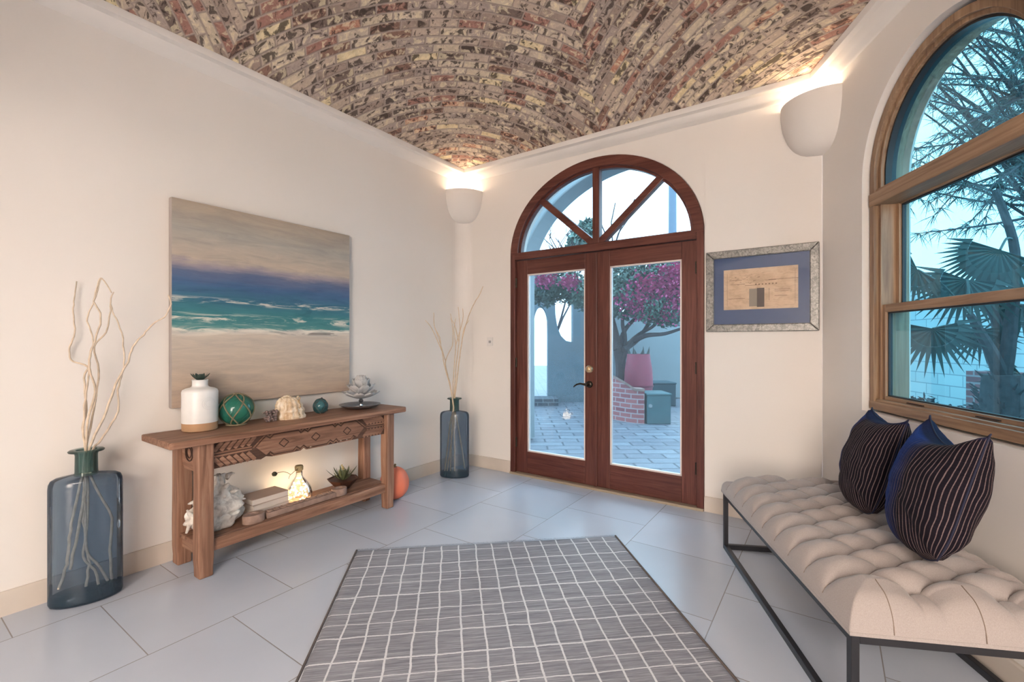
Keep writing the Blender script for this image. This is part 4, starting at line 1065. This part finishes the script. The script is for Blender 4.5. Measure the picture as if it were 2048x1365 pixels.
# carved wooden trough with a ring at each end
WSH=plain('washed_wood',srgb(150,122,108),.8,var=.22,scale=24,bump=.4,bscale=50)
u0,u1=onL(537,.325),onL(668,.29)
tr=thing('carved_wood_link','long carved wooden link board with ring ends along front of lower shelf','wood carving','L',(u0+u1)/2,-.283,SZ,-.0)
Lh=(u1-u0)/2
g=G(); g.box(-Lh,Lh,-.032,.032,0,.034)
for i in range(11):
    x=-Lh+.03+i*(2*Lh-.06)/10; g.lathe([(.022,.034),(.020,.040),(.010,.042),(.008,.036)],(x,0,0),14)
g.build('link_board',WSH,tr,bevel=.005)
def ringlink(cx,cy,rx,ry,tilt):
    g=G(); n=28
    pts=[Vector((cx+rx*math.cos(2*PI*i/n),cy+ry*math.sin(2*PI*i/n),.024+tilt*math.cos(2*PI*i/n))) for i in range(n+1)]
    vs=[];fs=[]
    for i in range(n):
        a=2*PI*i/n
        for (k,zz) in((1.0,-.023),(1.0,.020),(.94,.024),(.50,.024),(.45,.020),(.45,-.023)):
            vs.append((cx+rx*k*math.cos(a),cy+ry*k*math.sin(a),.024+zz))
    m=6
    for i in range(n):
        for k in range(m): fs.append((i*m+k,i*m+(k+1)%m,((i+1)%n)*m+(k+1)%m,((i+1)%n)*m+k))
    g.add(vs,fs); return g.build('ring_link',WSH,tr,smooth=True,angle=40)
ringlink(-Lh-.068,-.004,.062,.045,0); ringlink(Lh+.045,.0,.055,.042,0)
# aloe-like succulent in brown bowl
sb=tt('planter_bowl','dark brown faceted bowl at the right of the lower shelf','bowl',686,.175,SZ)
g=G(); g.lathe([(.045,.0),(.050,.004),(.108,.066),(.112,.07),(.104,.072),(.094,.064),(.001,.060)],seg=8,cap=True); g.build('bowl_shell',plain('brown_iron',srgb(82,52,40),.55,.2,var=.15,scale=12),sb)
ag=tt('succulent','green spiky aloe-like succulent growing in the brown bowl on lower shelf','plant',686,.175,SZ+.062)
rosette(ag,26,.012,.125,.30,1.35,plain('aloe_green',srgb(92,98,66),.5,var=.3,scale=14),w=.0085,th=.006,seed=6)
g=G(); random.seed(12)
g.tube([(0,0,0),(.004,0,.05),(-.002,.003,.098)],.003,5)
for i in range(10): g.ball((random.uniform(-.008,.008),random.uniform(-.008,.008),.07+.004*i),.005,6,5)
g.build('flower_stalk',plain('pale_yellow_bud',srgb(196,176,120),.7,var=.1),ag,smooth=True)
# coral-coloured round vase on the floor
cv=thing('round_floor_vase','coral-orange round pumpkin-shaped vase on floor past the table','vase','L',2.475,-.255,0)
g=G()
def pump(a,b):
    th=2*PI*a; ph=-PI/2+PI*b; r=.112*math.cos(ph)*(1+.022*abs(math.sin(th*5))); z=.128+.128*math.sin(ph)
    if b>.96: z-=.012
    return (r*math.cos(th),r*math.sin(th),z)
g.grid(pump,80,36,uv=False); g.build('ribbed_body',plain('coral_glaze',srgb(226,122,92),.5,var=.04),cv,smooth=True,merge=True)
g=G(); g.tube([(0,0,.24),(.004,0,.262),(.012,.004,.272)],[.012,.009,.008],8); g.build('stem',plain('tan_stem',srgb(150,120,84),.8,var=.1),cv,smooth=True)
# ---------------------------------------------------------------- courtyard seen through the doors
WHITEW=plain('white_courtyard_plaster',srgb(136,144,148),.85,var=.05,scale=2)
g=arched_wall(-4.8,-.20,-1.716,1.45,0,2.02,1.19,.30,zt=4.5,yoff=1.2)
struct(g.build('wall_porch',WHITEW,merge=True,bevel=.02),'B')
def paver():
    m=M('courtyard_pavers').set(None,.6,0,.4)
    tc=m.node('ShaderNodeTexCoord'); b=m.node('ShaderNodeTexBrick'); m.link(tc.outputs['Object'],b.inputs['Vector'])
    b.inputs['Scale'].default_value=1; b.inputs['Brick Width'].default_value=.42; b.inputs['Row Height'].default_value=.2; b.inputs['Mortar Size'].default_value=.012
    b.inputs['Color1'].default_value=srgb(118,123,132); b.inputs['Color2'].default_value=srgb(102,104,114); b.inputs['Mortar'].default_value=srgb(62,66,76)
    n=m.noise(m.coord(),5,5,.6); c=m.mix(1.0,b.outputs['Color'],m.ramp(n,[(.3,(.85,.85,.87,1)),(.7,(1.12,1.12,1.1,1))]),'MULTIPLY'); m.color(c)
    m.bump(n,.3,.01); return m.m
g=G(); g.add([(-16,-14,-.02),(18,-14,-.02),(18,24,-.02),(-16,24,-.02)],[(0,1,2,3)]); struct(g.build('floor_patio',paver(),recalc=False),'0')
def brickm(name,c1,c2,mo,w=.21,h=.075):
    m=M(name).set(None,.85,0,.2); b=m.node('ShaderNodeTexBrick'); uv=m.node('ShaderNodeUVMap'); uv.uv_map='UVMap'; m.link(uv.outputs[0],b.inputs['Vector'])
    b.inputs['Scale'].default_value=1; b.inputs['Brick Width'].default_value=w; b.inputs['Row Height'].default_value=h; b.inputs['Mortar Size'].default_value=.010
    b.inputs['Color1'].default_value=c1; b.inputs['Color2'].default_value=c2; b.inputs['Mortar'].default_value=mo; m.color(b.outputs['Color']); m.bump(b.outputs['Fac'],-.4,.01); return m.m
PB=brickm('pink_brick',srgb(170,104,104),srgb(140,82,88),srgb(172,152,154))
def poly_wall(name,pts,Y,T,mat,lab=None,cat=None):
    P=[at(x,y,Y) for x,y in pts]; o0=Vector((P[0].x,Y,0))
    g=G(); g.prism([(p.x-o0.x,max(-.02,p.z)) for p in P],0,T); o=g.build(name,mat,None); o.location=o0
    return o
# scalloped garden wall with an arched gateway
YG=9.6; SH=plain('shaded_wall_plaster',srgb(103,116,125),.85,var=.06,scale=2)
pts=[(1020,806)]+[(1020,500),(1110,500)]+[(1110,600),(1111,630),(1115,655),(1122,672),(1132,682),(1146,685),(1146,560),(1230,560),(1230,806),(1096,806)]+[(1096,660)]+[(1082+14*math.cos(a),650-36*math.sin(a)) for a in [PI*i/12 for i in range(1,12)]]+[(1068,660),(1068,806)]
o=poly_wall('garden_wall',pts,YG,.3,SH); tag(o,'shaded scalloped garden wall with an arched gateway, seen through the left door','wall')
o=poly_wall('garden_wall',[(1215,796),(1215,628),(1500,620),(1500,796)],10.2,.25,WHITEW); tag(o,'pale far garden wall behind the pink barrel, seen through right door','wall')
g=G(); 
def uvbox(x0,x1,y0,y1,z0,z1,g):
    def f(vs,u): g.add(vs,[(0,1,2,3)],[u])
    f([(x0,y0,z0),(x1,y0,z0),(x1,y0,z1),(x0,y0,z1)],[(x0,z0),(x1,z0),(x1,z1),(x0,z1)]); f([(x1,y0,z0),(x1,y1,z0),(x1,y1,z1),(x1,y0,z1)],[(y0,z0),(y1,z0),(y1,z1),(y0,z1)])
    f([(x1,y1,z0),(x0,y1,z0),(x0,y1,z1),(x1,y1,z1)],[(x1,z0),(x0,z0),(x0,z1),(x1,z1)]); f([(x0,y1,z0),(x0,y0,z0),(x0,y0,z1),(x0,y1,z1)],[(y1,z0),(y0,z0),(y0,z1),(y1,z1)])
    f([(x0,y0,z1),(x1,y0,z1),(x1,y1,z1),(x0,y1,z1)],[(x0,y0),(x1,y0),(x1,y1),(x0,y1)])
uvbox(-.35,.30,0,.5,0,.14,g); o=g.build('brick_step',brickm('grey_brick',srgb(81,85,93),srgb(65,67,76),srgb(110,116,123)),recalc=False); o.location=(at(1086,800,9.0).x,9.0,-.02); tag(o,'low brick step in front of the arched garden gateway','step')
# bougainvillea
def foliage(g,blobs,n,size,seed,squash=1):
    random.seed(seed)
    tot=sum(b[3]**2 for b in blobs)
    for (cx,cy,cz,r) in blobs:
        for i in range(int(n*r*r/tot)):
            d=Vector((random.gauss(0,1),random.gauss(0,1),random.gauss(0,1))).normalized(); rr=r*random.uniform(.62,1.08)*(1+.16*noise.noise(d*2.5+Vector((cx,cy,cz))))
            p=Vector((cx,cy,cz))+Vector((d.x*rr,d.y*rr*.8,d.z*rr*squash))
            a=Vector((random.uniform(-1,1),random.uniform(-1,1),random.uniform(-1,1))).normalized(); b=a.cross(d+Vector((.1,.2,.3))).normalized(); s=size*random.uniform(.6,1.3)
            g.add([p-a*s,p-b*s*.5+d*s*.15,p+a*s,p+b*s*.5+d*s*.15],[(0,1,2,3)])
    return g
LEAFM=plain('bougainvillea_leaf',srgb(71,96,87),.6,var=.35,scale=2.5)
LEAFM.use_backface_culling=False
YT=8.4; bt=thing('bougainvillea_tree','bougainvillea tree with magenta blossoms seen through the door glass','tree','0',at(1240,740,YT).x,YT,-.02)
ox=bt.location.x
def rel(px,py,Y,o): p=at(px,py,Y); return Vector((p.x-o.x,p.y-o.y,p.z-o.z))
g=G()
BK=plain('grey_bark',srgb(65,58,62),.9,var=.25,scale=14)
g.tube(smooth_pts([Vector((0,0,0)),rel(1243,745,YT,bt.location),rel(1236,700,YT,bt.location),rel(1226,650,YT,bt.location),rel(1215,610,YT,bt.location)]),[.13-.09*i/16 for i in range(17)],8)
g.build('trunk',BK,bt,smooth=True)
for L in ([(1240,735),(1258,690),(1280,668),(1310,650),(1340,610)],[(1238,720),(1250,680),(1245,640),(1262,600)],[(1255,690),(1290,672),(1330,668),(1370,655)],[(1232,700),(1215,665),(1190,640),(1170,600),(1130,590)],[(1246,700),(1275,680),(1300,640),(1300,600)],[(1236,700),(1250,660),(1275,630),(1285,590)]):
    g=G(); g.tube(smooth_pts([rel(x,y,YT+random.uniform(-.15,.15),bt.location) for x,y in L]),[.055-.035*i/(4*(len(L)-1)) for i in range(4*(len(L)-1)+1)],6); g.build('branch',BK,bt,smooth=True)
def bl(L,Y,o): return [tuple(rel(x,y,Y+dy,o))+(r,) for x,y,dy,r in L]
canopy=bl([(1092,580,0,.34),(1130,572,.1,.38),(1165,592,-.1,.30),(1205,580,.1,.42),(1245,560,0,.48),(1245,600,-.2,.40),(1290,570,.1,.52),(1330,560,0,.50),(1365,590,.1,.42),(1300,612,-.25,.36),(1340,625,0,.32)],YT,bt.location)
foliage(G(),canopy,15000,.042,3,.85).build('foliage',LEAFM,bt,recalc=False)
g=G(); random.seed(9)
for (x,y,dy,r) in ((1300,575,-.4,.30),(1340,575,-.4,.34),(1325,612,-.3,.28),(1265,602,-.45,.24),(1352,545,-.4,.22),(1090,560,-.3,.16),(1140,565,-.3,.14),(1285,620,-.3,.22)):
    c=rel(x,y,YT+dy,bt.location)
    for i in range(int(1500*r)):
        d=Vector((random.gauss(0,1),random.gauss(0,.5),random.gauss(0,.8)))*r*.55; p=c+d; a=Vector((random.uniform(-1,1),random.uniform(-1,1),random.uniform(-1,1))).normalized(); b=a.cross(Vector((.3,.5,.8))).normalized(); s=.03
        g.add([p-a*s,p-b*s*.8,p+a*s,p+b*s*.8],[(0,1,2,3)])
g.build('blossoms',plain('magenta_blossom',srgb(177,71,117),.6,var=.2,scale=3),bt,recalc=False)
# barrel planter
PK=plain('faded_pink_barrel',srgb(141,57,76),.6,var=.1,scale=6)
bx=at(1277,760,8.0); ba=thing('barrel_planter','tall pink barrel planter standing behind the curved brick planter wall','planter','0',bx.x,8.0,-.02)
g=G(); g.lathe([(.175,0),(.185,.02),(.225,.30),(.243,.55),(.232,.78),(.196,1.0),(.192,1.05),(.175,1.05),(.17,.97),(.001,.96)],seg=32); g.build('barrel_body',PK,ba,smooth=True,angle=50)
for z in(.50,):
    g=G(); r=.247 if z<.6 else .222; g.lathe([(r,z-.018),(r+.006,z-.015),(r+.006,z+.015),(r,z+.018)],seg=32,cap=False); g.build('hoop',plain('dark_pink_hoop_%d'%int(z*10),srgb(110,37,56),.5,var=0),ba,smooth=True,angle=40)
random.seed(14)
for i in range(8):
    a=i*.785; g=G(); g.tube([(.15*math.cos(a),.15*math.sin(a),.93),(.17*math.cos(a),.17*math.sin(a),1.05),(.20*math.cos(a+.1),.20*math.sin(a+.1),1.13+.05*(i%2))],[.022,.018,.003],6); g.build('cactus_stem',plain('cactus_green',srgb(65,67,65),.7,var=.1) if i==0 else bpy.data.materials['cactus_green'],ba,smooth=True)
# curved brick planter wall
bp_=thing('brick_planter','curved pink brick planter wall sweeping down to the patio','planter','0',at(1272,846,7.07).x,7.07,-.02)
g=G(); n=26; T=.2
prev=None; arc=[]; 
for i in range(n+1):
    t=i/n
    x=.13-.66*t; y=.0+.95*(1-math.cos(PI/2*t)); h=.50 if t<.22 else .50+.32*((t-.22)/.78)**.8
    arc.append((x,y,h))
s=0
for i in range(n):
    (xa,ya,ha),(xb,yb,hb)=arc[i],arc[i+1]; dl=math.hypot(xb-xa,yb-ya); nx_,ny_=-(yb-ya)/dl*-1,(xb-xa)/dl*-1
    s2=s+dl
    def off(x,y): return (x+nx_*T*0, y+T)
    g.add([(xa,ya,0),(xb,yb,0),(xb,yb,hb),(xa,ya,ha)],[(0,1,2,3)],[[(s,0),(s2,0),(s2,hb),(s,ha)]])
    g.add([(xa,ya,ha),(xb,yb,hb),(xb,yb+T,hb),(xa,ya+T,ha)],[(0,1,2,3)],[[(s,0),(s2,0),(s2,.2),(s,.2)]])
    g.add([(xb,yb+T,0),(xa,ya+T,0),(xa,ya+T,ha),(xb,yb+T,hb)],[(0,1,2,3)],[[(s2,0),(s,0),(s,ha),(s2,hb)]])
    s=s2
(x,y,hh)=arc[0]; g.add([(x,y,0),(x,y+T,0),(x,y+T,hh),(x,y,hh)],[(0,1,2,3)],[[(0,0),(T,0),(T,hh),(0,hh)]])
(x,y,hh)=arc[-1]; g.add([(x,y,0),(x,y+T,0),(x,y+T,hh),(x,y,hh)],[(0,1,2,3)],[[(0,0),(T,0),(T,hh),(0,hh)]])
g.build('brick_wall',PB,bp_,recalc=False)
g=G()
for i in range(n):
    (xa,ya,ha),(xb,yb,hb)=arc[i],arc[i+1]
    g.add([(xa,ya-.02,ha),(xb,yb-.02,hb),(xb,yb+T+.02,hb),(xa,ya+T+.02,ha),(xa,ya-.02,ha+.04),(xb,yb-.02,hb+.04),(xb,yb+T+.02,hb+.04),(xa,ya+T+.02,ha+.04)],[(3,2,1,0),(4,5,6,7),(0,1,5,4),(2,3,7,6),(1,2,6,5),(3,0,4,7)])
g.build('coping',plain('pale_coping_brick',srgb(143,116,109),.8,var=.12,scale=12),bp_)
TQ=plain('faded_turquoise_paint',srgb(62,94,100),.6,var=.12,scale=5)
def crate(name,lab,px0,px1,Y,h,d,mat):
    a=at(px0,800,Y).x; b=at(px1,800,Y).x; e=thing(name,lab,'box','0',(a+b)/2,Y,-.02); w=(b-a)/2
    g=G(); g.box(-w,w,0,d,0,h-.03); g.build('box_body',mat,e,bevel=.01)
    g=G(); g.box(-w-.012,w+.012,-.012,d+.012,h-.03,h); g.build('lid',mat,e,bevel=.008); return e,w
e,w_=crate('storage_box','turquoise wooden box on patio at the end of the brick planter',1294,1342,7.05,.47,.45,TQ)
g=G(); cyl_y(g,-w_+.05,.28,[(.03,0),(.03,-.012),(.02,-.016)],16); g.build('round_plate',WHITEW,e)
e,w_=crate('storage_box','darker teal box standing farther back near the garden wall',1302,1352,9.0,.46,.5,plain('dark_teal_paint',srgb(43,67,76),.6,var=.12,scale=5))
po=thing('utility_pole','tall pale utility pole behind the garden wall, seen through right fanlight','pole','0',at(1345,700,14).x,14,-.02)
g=G(); g.lathe([(.13,0),(.11,7.4)],seg=14); g.build('pole_shaft',plain('pale_pole',srgb(103,116,132),.8,var=0),po,smooth=True,angle=60)
g=G(); g.box(-.5,.5,-.05,.05,6.5,6.6); g.build('cross_arm',bpy.data.materials['pale_pole'],po)
# bare tree and shrub beyond the wall, upper left fanlight
def twiggy(name,lab,px,Y,segs,mat,seed,r0=.05,cat='tree',top=None,leaves=None):
    random.seed(seed); b=at(px,700,Y); e=thing(name,lab,cat,'0',b.x,Y,-.02); g=G()
    def grow(p,d,L,r,k):
        q=p+d*L; mid=(p+q)/2+Vector((random.uniform(-1,1),random.uniform(-1,1),random.uniform(-1,1)))*L*.09
        g.tube([p,mid,q],[r,r*.85,r*.65],5,cap=False)
        if k<=0: return
        for i in range(3 if k>1 else 4):
            nd=(d+Vector((random.uniform(-.8,.8),random.uniform(-.8,.8),random.uniform(-.25,.55)))).normalized(); grow(q,nd,L*random.uniform(.6,.85),r*.62,k-1)
    grow(Vector((0,0,0)),Vector((.02,0,1)).normalized(),top or 2.2,r0,segs)
    g.build('branches',mat,e,recalc=False)
    if leaves: foliage(G(),leaves[0],leaves[1],leaves[2],seed).build('foliage',leaves[3],e,recalc=False)
    return e
twiggy('bare_tree','leafless grey tree rising beyond the garden wall, in left fanlight',1110,11.5,4,BK,5,.05,top=1.45)
twiggy('evergreen_shrub','small bushy treetop rising above the wall, in left fanlight',1172,15,2,BK,8,.06,top=2.4,leaves=([(0,0,4.4,.6),(.1,0,4.9,.35)],1600,.10,LEAFM))
# ---------------------------------------------------------------- garden seen through the arched window
def blockm():
    m=M('pale_block_wall').set(None,.85,0,.2); tc=m.node('ShaderNodeTexCoord'); mp=m.node('ShaderNodeMapping'); mp.inputs['Rotation'].default_value=(PI/2,0,0); m.link(tc.outputs['Object'],mp.inputs[0])
    b=m.node('ShaderNodeTexBrick'); m.link(mp.outputs[0],b.inputs['Vector']); b.inputs['Scale'].default_value=1; b.inputs['Brick Width'].default_value=.4; b.inputs['Row Height'].default_value=.14; b.inputs['Mortar Size'].default_value=.006
    b.inputs['Color1'].default_value=srgb(214,224,224); b.inputs['Color2'].default_value=srgb(204,215,216); b.inputs['Mortar'].default_value=srgb(160,172,176); m.color(b.outputs['Color']); return m.m
g=G(); g.box(-7,2.2,2.9,3.1,-.02,1.95); o=g.build('garden_wall',blockm()); put(o,'W'); tag(o,'pale low block wall in the garden, seen through arched window','wall')
PALM=plain('fan_palm_leaf',srgb(53,73,69),.55,var=.25,scale=6); TRK=plain('fibrous_palm_trunk',srgb(68,62,64),.95,var=.3,scale=22,bump=.5)
pb=at(2008,850,3.75); pm=thing('fan_palm','fan palm with forked trunk growing outside the arched window','palm','0',pb.x,3.75,-.02)
o_=pm.location
def rp(x,y,Y): return rel(x,y,Y,o_)
g=G(); P=smooth_pts([Vector((0,0,0)),rp(2008,850,3.75),rp(2005,790,3.75),rp(2004,750,3.75)]); n=len(P); g.tube(P,[.17-.05*i/(n-1) for i in range(n)],12)
for i in range(140):
    t=random.random(); z=t*1.0; a=random.uniform(0,2*PI); r=.15; g.tube([(r*math.cos(a),r*math.sin(a),z),((r+.05)*math.cos(a),(r+.05)*math.sin(a),z+.05)],[.012,.003],4)
g.build('trunk',TRK,pm,smooth=True)
for L in ([(2003,755,3.75),(1985,710,3.7),(1962,668,3.65),(1940,630,3.6)],[(2006,755,3.75),(2016,700,3.7),(2022,640,3.7),(2030,560,3.7),(2026,480,3.75),(1990,380,3.8)],[(2000,750,3.8),(1998,700,3.85),(1992,640,3.9),(1960,590,3.9)]):
    g=G(); P=smooth_pts([rp(*q) for q in L]); n=len(P); g.tube(P,[.055-.03*i/(n-1) for i in range(n)],8); g.build('stem',TRK,pm,smooth=True)
def fan(px,py,Y,R,a0,a1,n,stem,tilt=.35,seed=0,wd=.017,fuse=.38):
    random.seed(seed); c=rp(px,py,Y); g=G(); s0=rp(*stem)
    g.tube(smooth_pts([s0,(s0+c)/2+Vector((0,0,.05)),c]),.009,5)
    ux=Vector((.75,-.66,0)); uz=Vector((0,0,1)); un=Vector((.66,.75,0))
    ring=[]
    for i in range(n+1):
        a=math.radians(a0+(a1-a0)*i/n); d=ux*math.cos(a)+uz*math.sin(a); dn=un*tilt*random.uniform(.6,1.2)
        L=R*random.uniform(.88,1.05)*(1-.15*abs(i/n-.5)); tip=c+(d+dn*.5)*L+Vector((0,0,-.10*L)); f=c+(d*fuse*R)+un*(.02 if i%2 else -.0)
        side=(-ux*math.sin(a)+uz*math.cos(a))*wd*R/.34
        ring.append(f); m_=c+d*fuse*.96*R
        g.add([f-side,f+side,tip,(f+tip)/2-side*.5+un*.008,c],[(0,1,2,3)])
    for i in range(n): g.add([c,ring[i],ring[i+1]],[(0,1,2)])
    g.build('frond',PALM,pm,recalc=False,solid=.002)
fan(1866,658,3.45,.36,165,378,22,(1962,668,3.65),seed=1)
fan(1935,560,3.7,.42,150,350,24,(1940,630,3.6),seed=2)
fan(2000,500,3.6,.40,150,330,26,(2026,480,3.75),seed=3,fuse=.45)
fan(1835,540,3.7,.30,110,320,22,(1940,630,3.6),seed=4,fuse=.45)
fan(2045,610,3.8,.36,150,400,22,(2022,640,3.7),seed=5)
fan(1960,660,3.85,.30,170,370,20,(1985,710,3.7),seed=6)
fan(2050,760,3.9,.30,120,260,18,(2006,755,3.75),seed=7)
# long-needled tree overhead
NE=plain('needle_foliage',srgb(64,80,75),.7,var=.25,scale=5)
nt=at(2060,300,5.2); ne=thing('needle_tree','feathery long-needled tree filling the arched window top','tree','0',nt.x+.5,5.2,-.02)
o_=ne.location; random.seed(31); g=G(); k=G()
g.tube(smooth_pts([Vector((0,0,0)),Vector((.05,0,1.5)),Vector((-.1,-.1,2.8)),Vector((-.3,-.1,4.2))]),[.13-.08*i/12 for i in range(13)],8)
for i in range(92):
    s0=Vector((-.25*random.random(),-.1,2.2+2.4*random.random())); tx=random.uniform(1775,2110); ty=random.uniform(-60,360) if i<74 else random.uniform(330,480); Y=random.uniform(4.3,5.4)
    e0=rel(tx,ty,Y,o_); md=(s0+e0)/2+Vector((0,0,random.uniform(-.1,.3))); P=smooth_pts([s0,md,e0],6); n=len(P); g.tube(P,[.022-.018*j/(n-1) for j in range(n)],5,cap=False)
    for j in range(4,n):
        for q in range(12):
            d=((e0-s0).normalized()*.6+Vector((random.uniform(-1,1),random.uniform(-1,1),random.uniform(-1,.8)))).normalized(); L=random.uniform(.08,.20); w=Vector((d.z,.2,-d.x)).normalized()*.0036
            p=P[j]; m_=p+d*L*.5+Vector((0,0,-.01)); e_=p+d*L+Vector((0,0,-.04)); k.add([p-w,p+w,m_+w,m_-w],[(0,1,2,3)]); k.add([m_-w,m_+w,e_],[(0,1,2)])
g.build('branches',BK,ne,recalc=False); k.build('needles',NE,ne,recalc=False)
DS=plain('dark_shrub_leaf',srgb(40,48,56),.7,var=.25,scale=8)
for i,(x,lab) in enumerate(((-2.75,'dark low rounded shrub against the block wall, leftmost through window'),(-2.1,'dark low rounded shrub against the block wall, second from left'),(-1.45,'dark low rounded shrub between its neighbour and the palm trunk'))):
    s_=thing('low_shrub',lab,'shrub','W',x,1.9,-.02,group='low shrubs outside the window')
    g=G(); foliage(g,[(0,0,.42,.26),(.05,0,.26,.24),(-.05,.05,.26,.24)],2600,.045,50+i); g.build('foliage',DS,s_,recalc=False); g=G(); g.tube([(0,0,0),(0,0,.4)],.03,6); g.build('stem',BK,s_)
g=G(); uvbox(-.22,.22,0,.4,0,.95,g); o=g.build('brick_pillar',PB,recalc=False); pp=at(2055,760,4.6); o.location=(pp.x,4.6,-.02); tag(o,'pink brick pillar beyond the palm trunk, right edge of window','pillar')
# ---------------------------------------------------------------- light, world, camera
def area(name,fr,x,y,z,sx,sy,rot,power,col):
    ld=bpy.data.lights.new(name,'AREA'); ld.shape='RECTANGLE'; ld.size=sx; ld.size_y=sy; ld.energy=power; ld.color=col
    o=bpy.data.objects.new(name,ld); COL.objects.link(o); o.location=wpt(fr,x,y,z); o.rotation_euler=rot; return o
# added fill lamp in the unseen next room, spilling in through the wide opening
area('hall_fill_down','R',-4.25,1.7,2.72,1.3,2.2,(0,0,FR['R'][1]),170,(1.0,.92,.83))
# second added fill lamp, upright at that room's far end, lifts the far walls
area('hall_fill_back','R',-4.2,3.3,1.55,1.5,2.1,(-PI/2,0,FR['R'][1]+PI),150,(1.0,.95,.90))
W=bpy.data.worlds.new('World'); SC.world=W; W.use_nodes=True
bg=W.node_tree.nodes['Background']; bg.inputs[0].default_value=(.66,.85,1,1); bg.inputs[1].default_value=2.9
su=bpy.data.lights.new('sun','SUN'); su.energy=.6; su.angle=math.radians(12); su.color=(1,.95,.9)
so=bpy.data.objects.new('sun',su); COL.objects.link(so); so.rotation_euler=(math.radians(48),0,math.radians(150))
cam=bpy.data.cameras.new('camera'); co=bpy.data.objects.new('camera',cam); COL.objects.link(co)
co.location=(0,0,EYE); co.rotation_euler=(PI/2,0,0); cam.sensor_width=36; cam.lens=F/2048*36; cam.shift_y=(HZ-682.5)/2048
cam.clip_start=.02
SC.camera=co
SC.view_settings.view_transform='Standard'; SC.view_settings.look='None'; SC.view_settings.gamma=1; SC.view_settings.use_curve_mapping=False
SC.view_settings.exposure=0.8
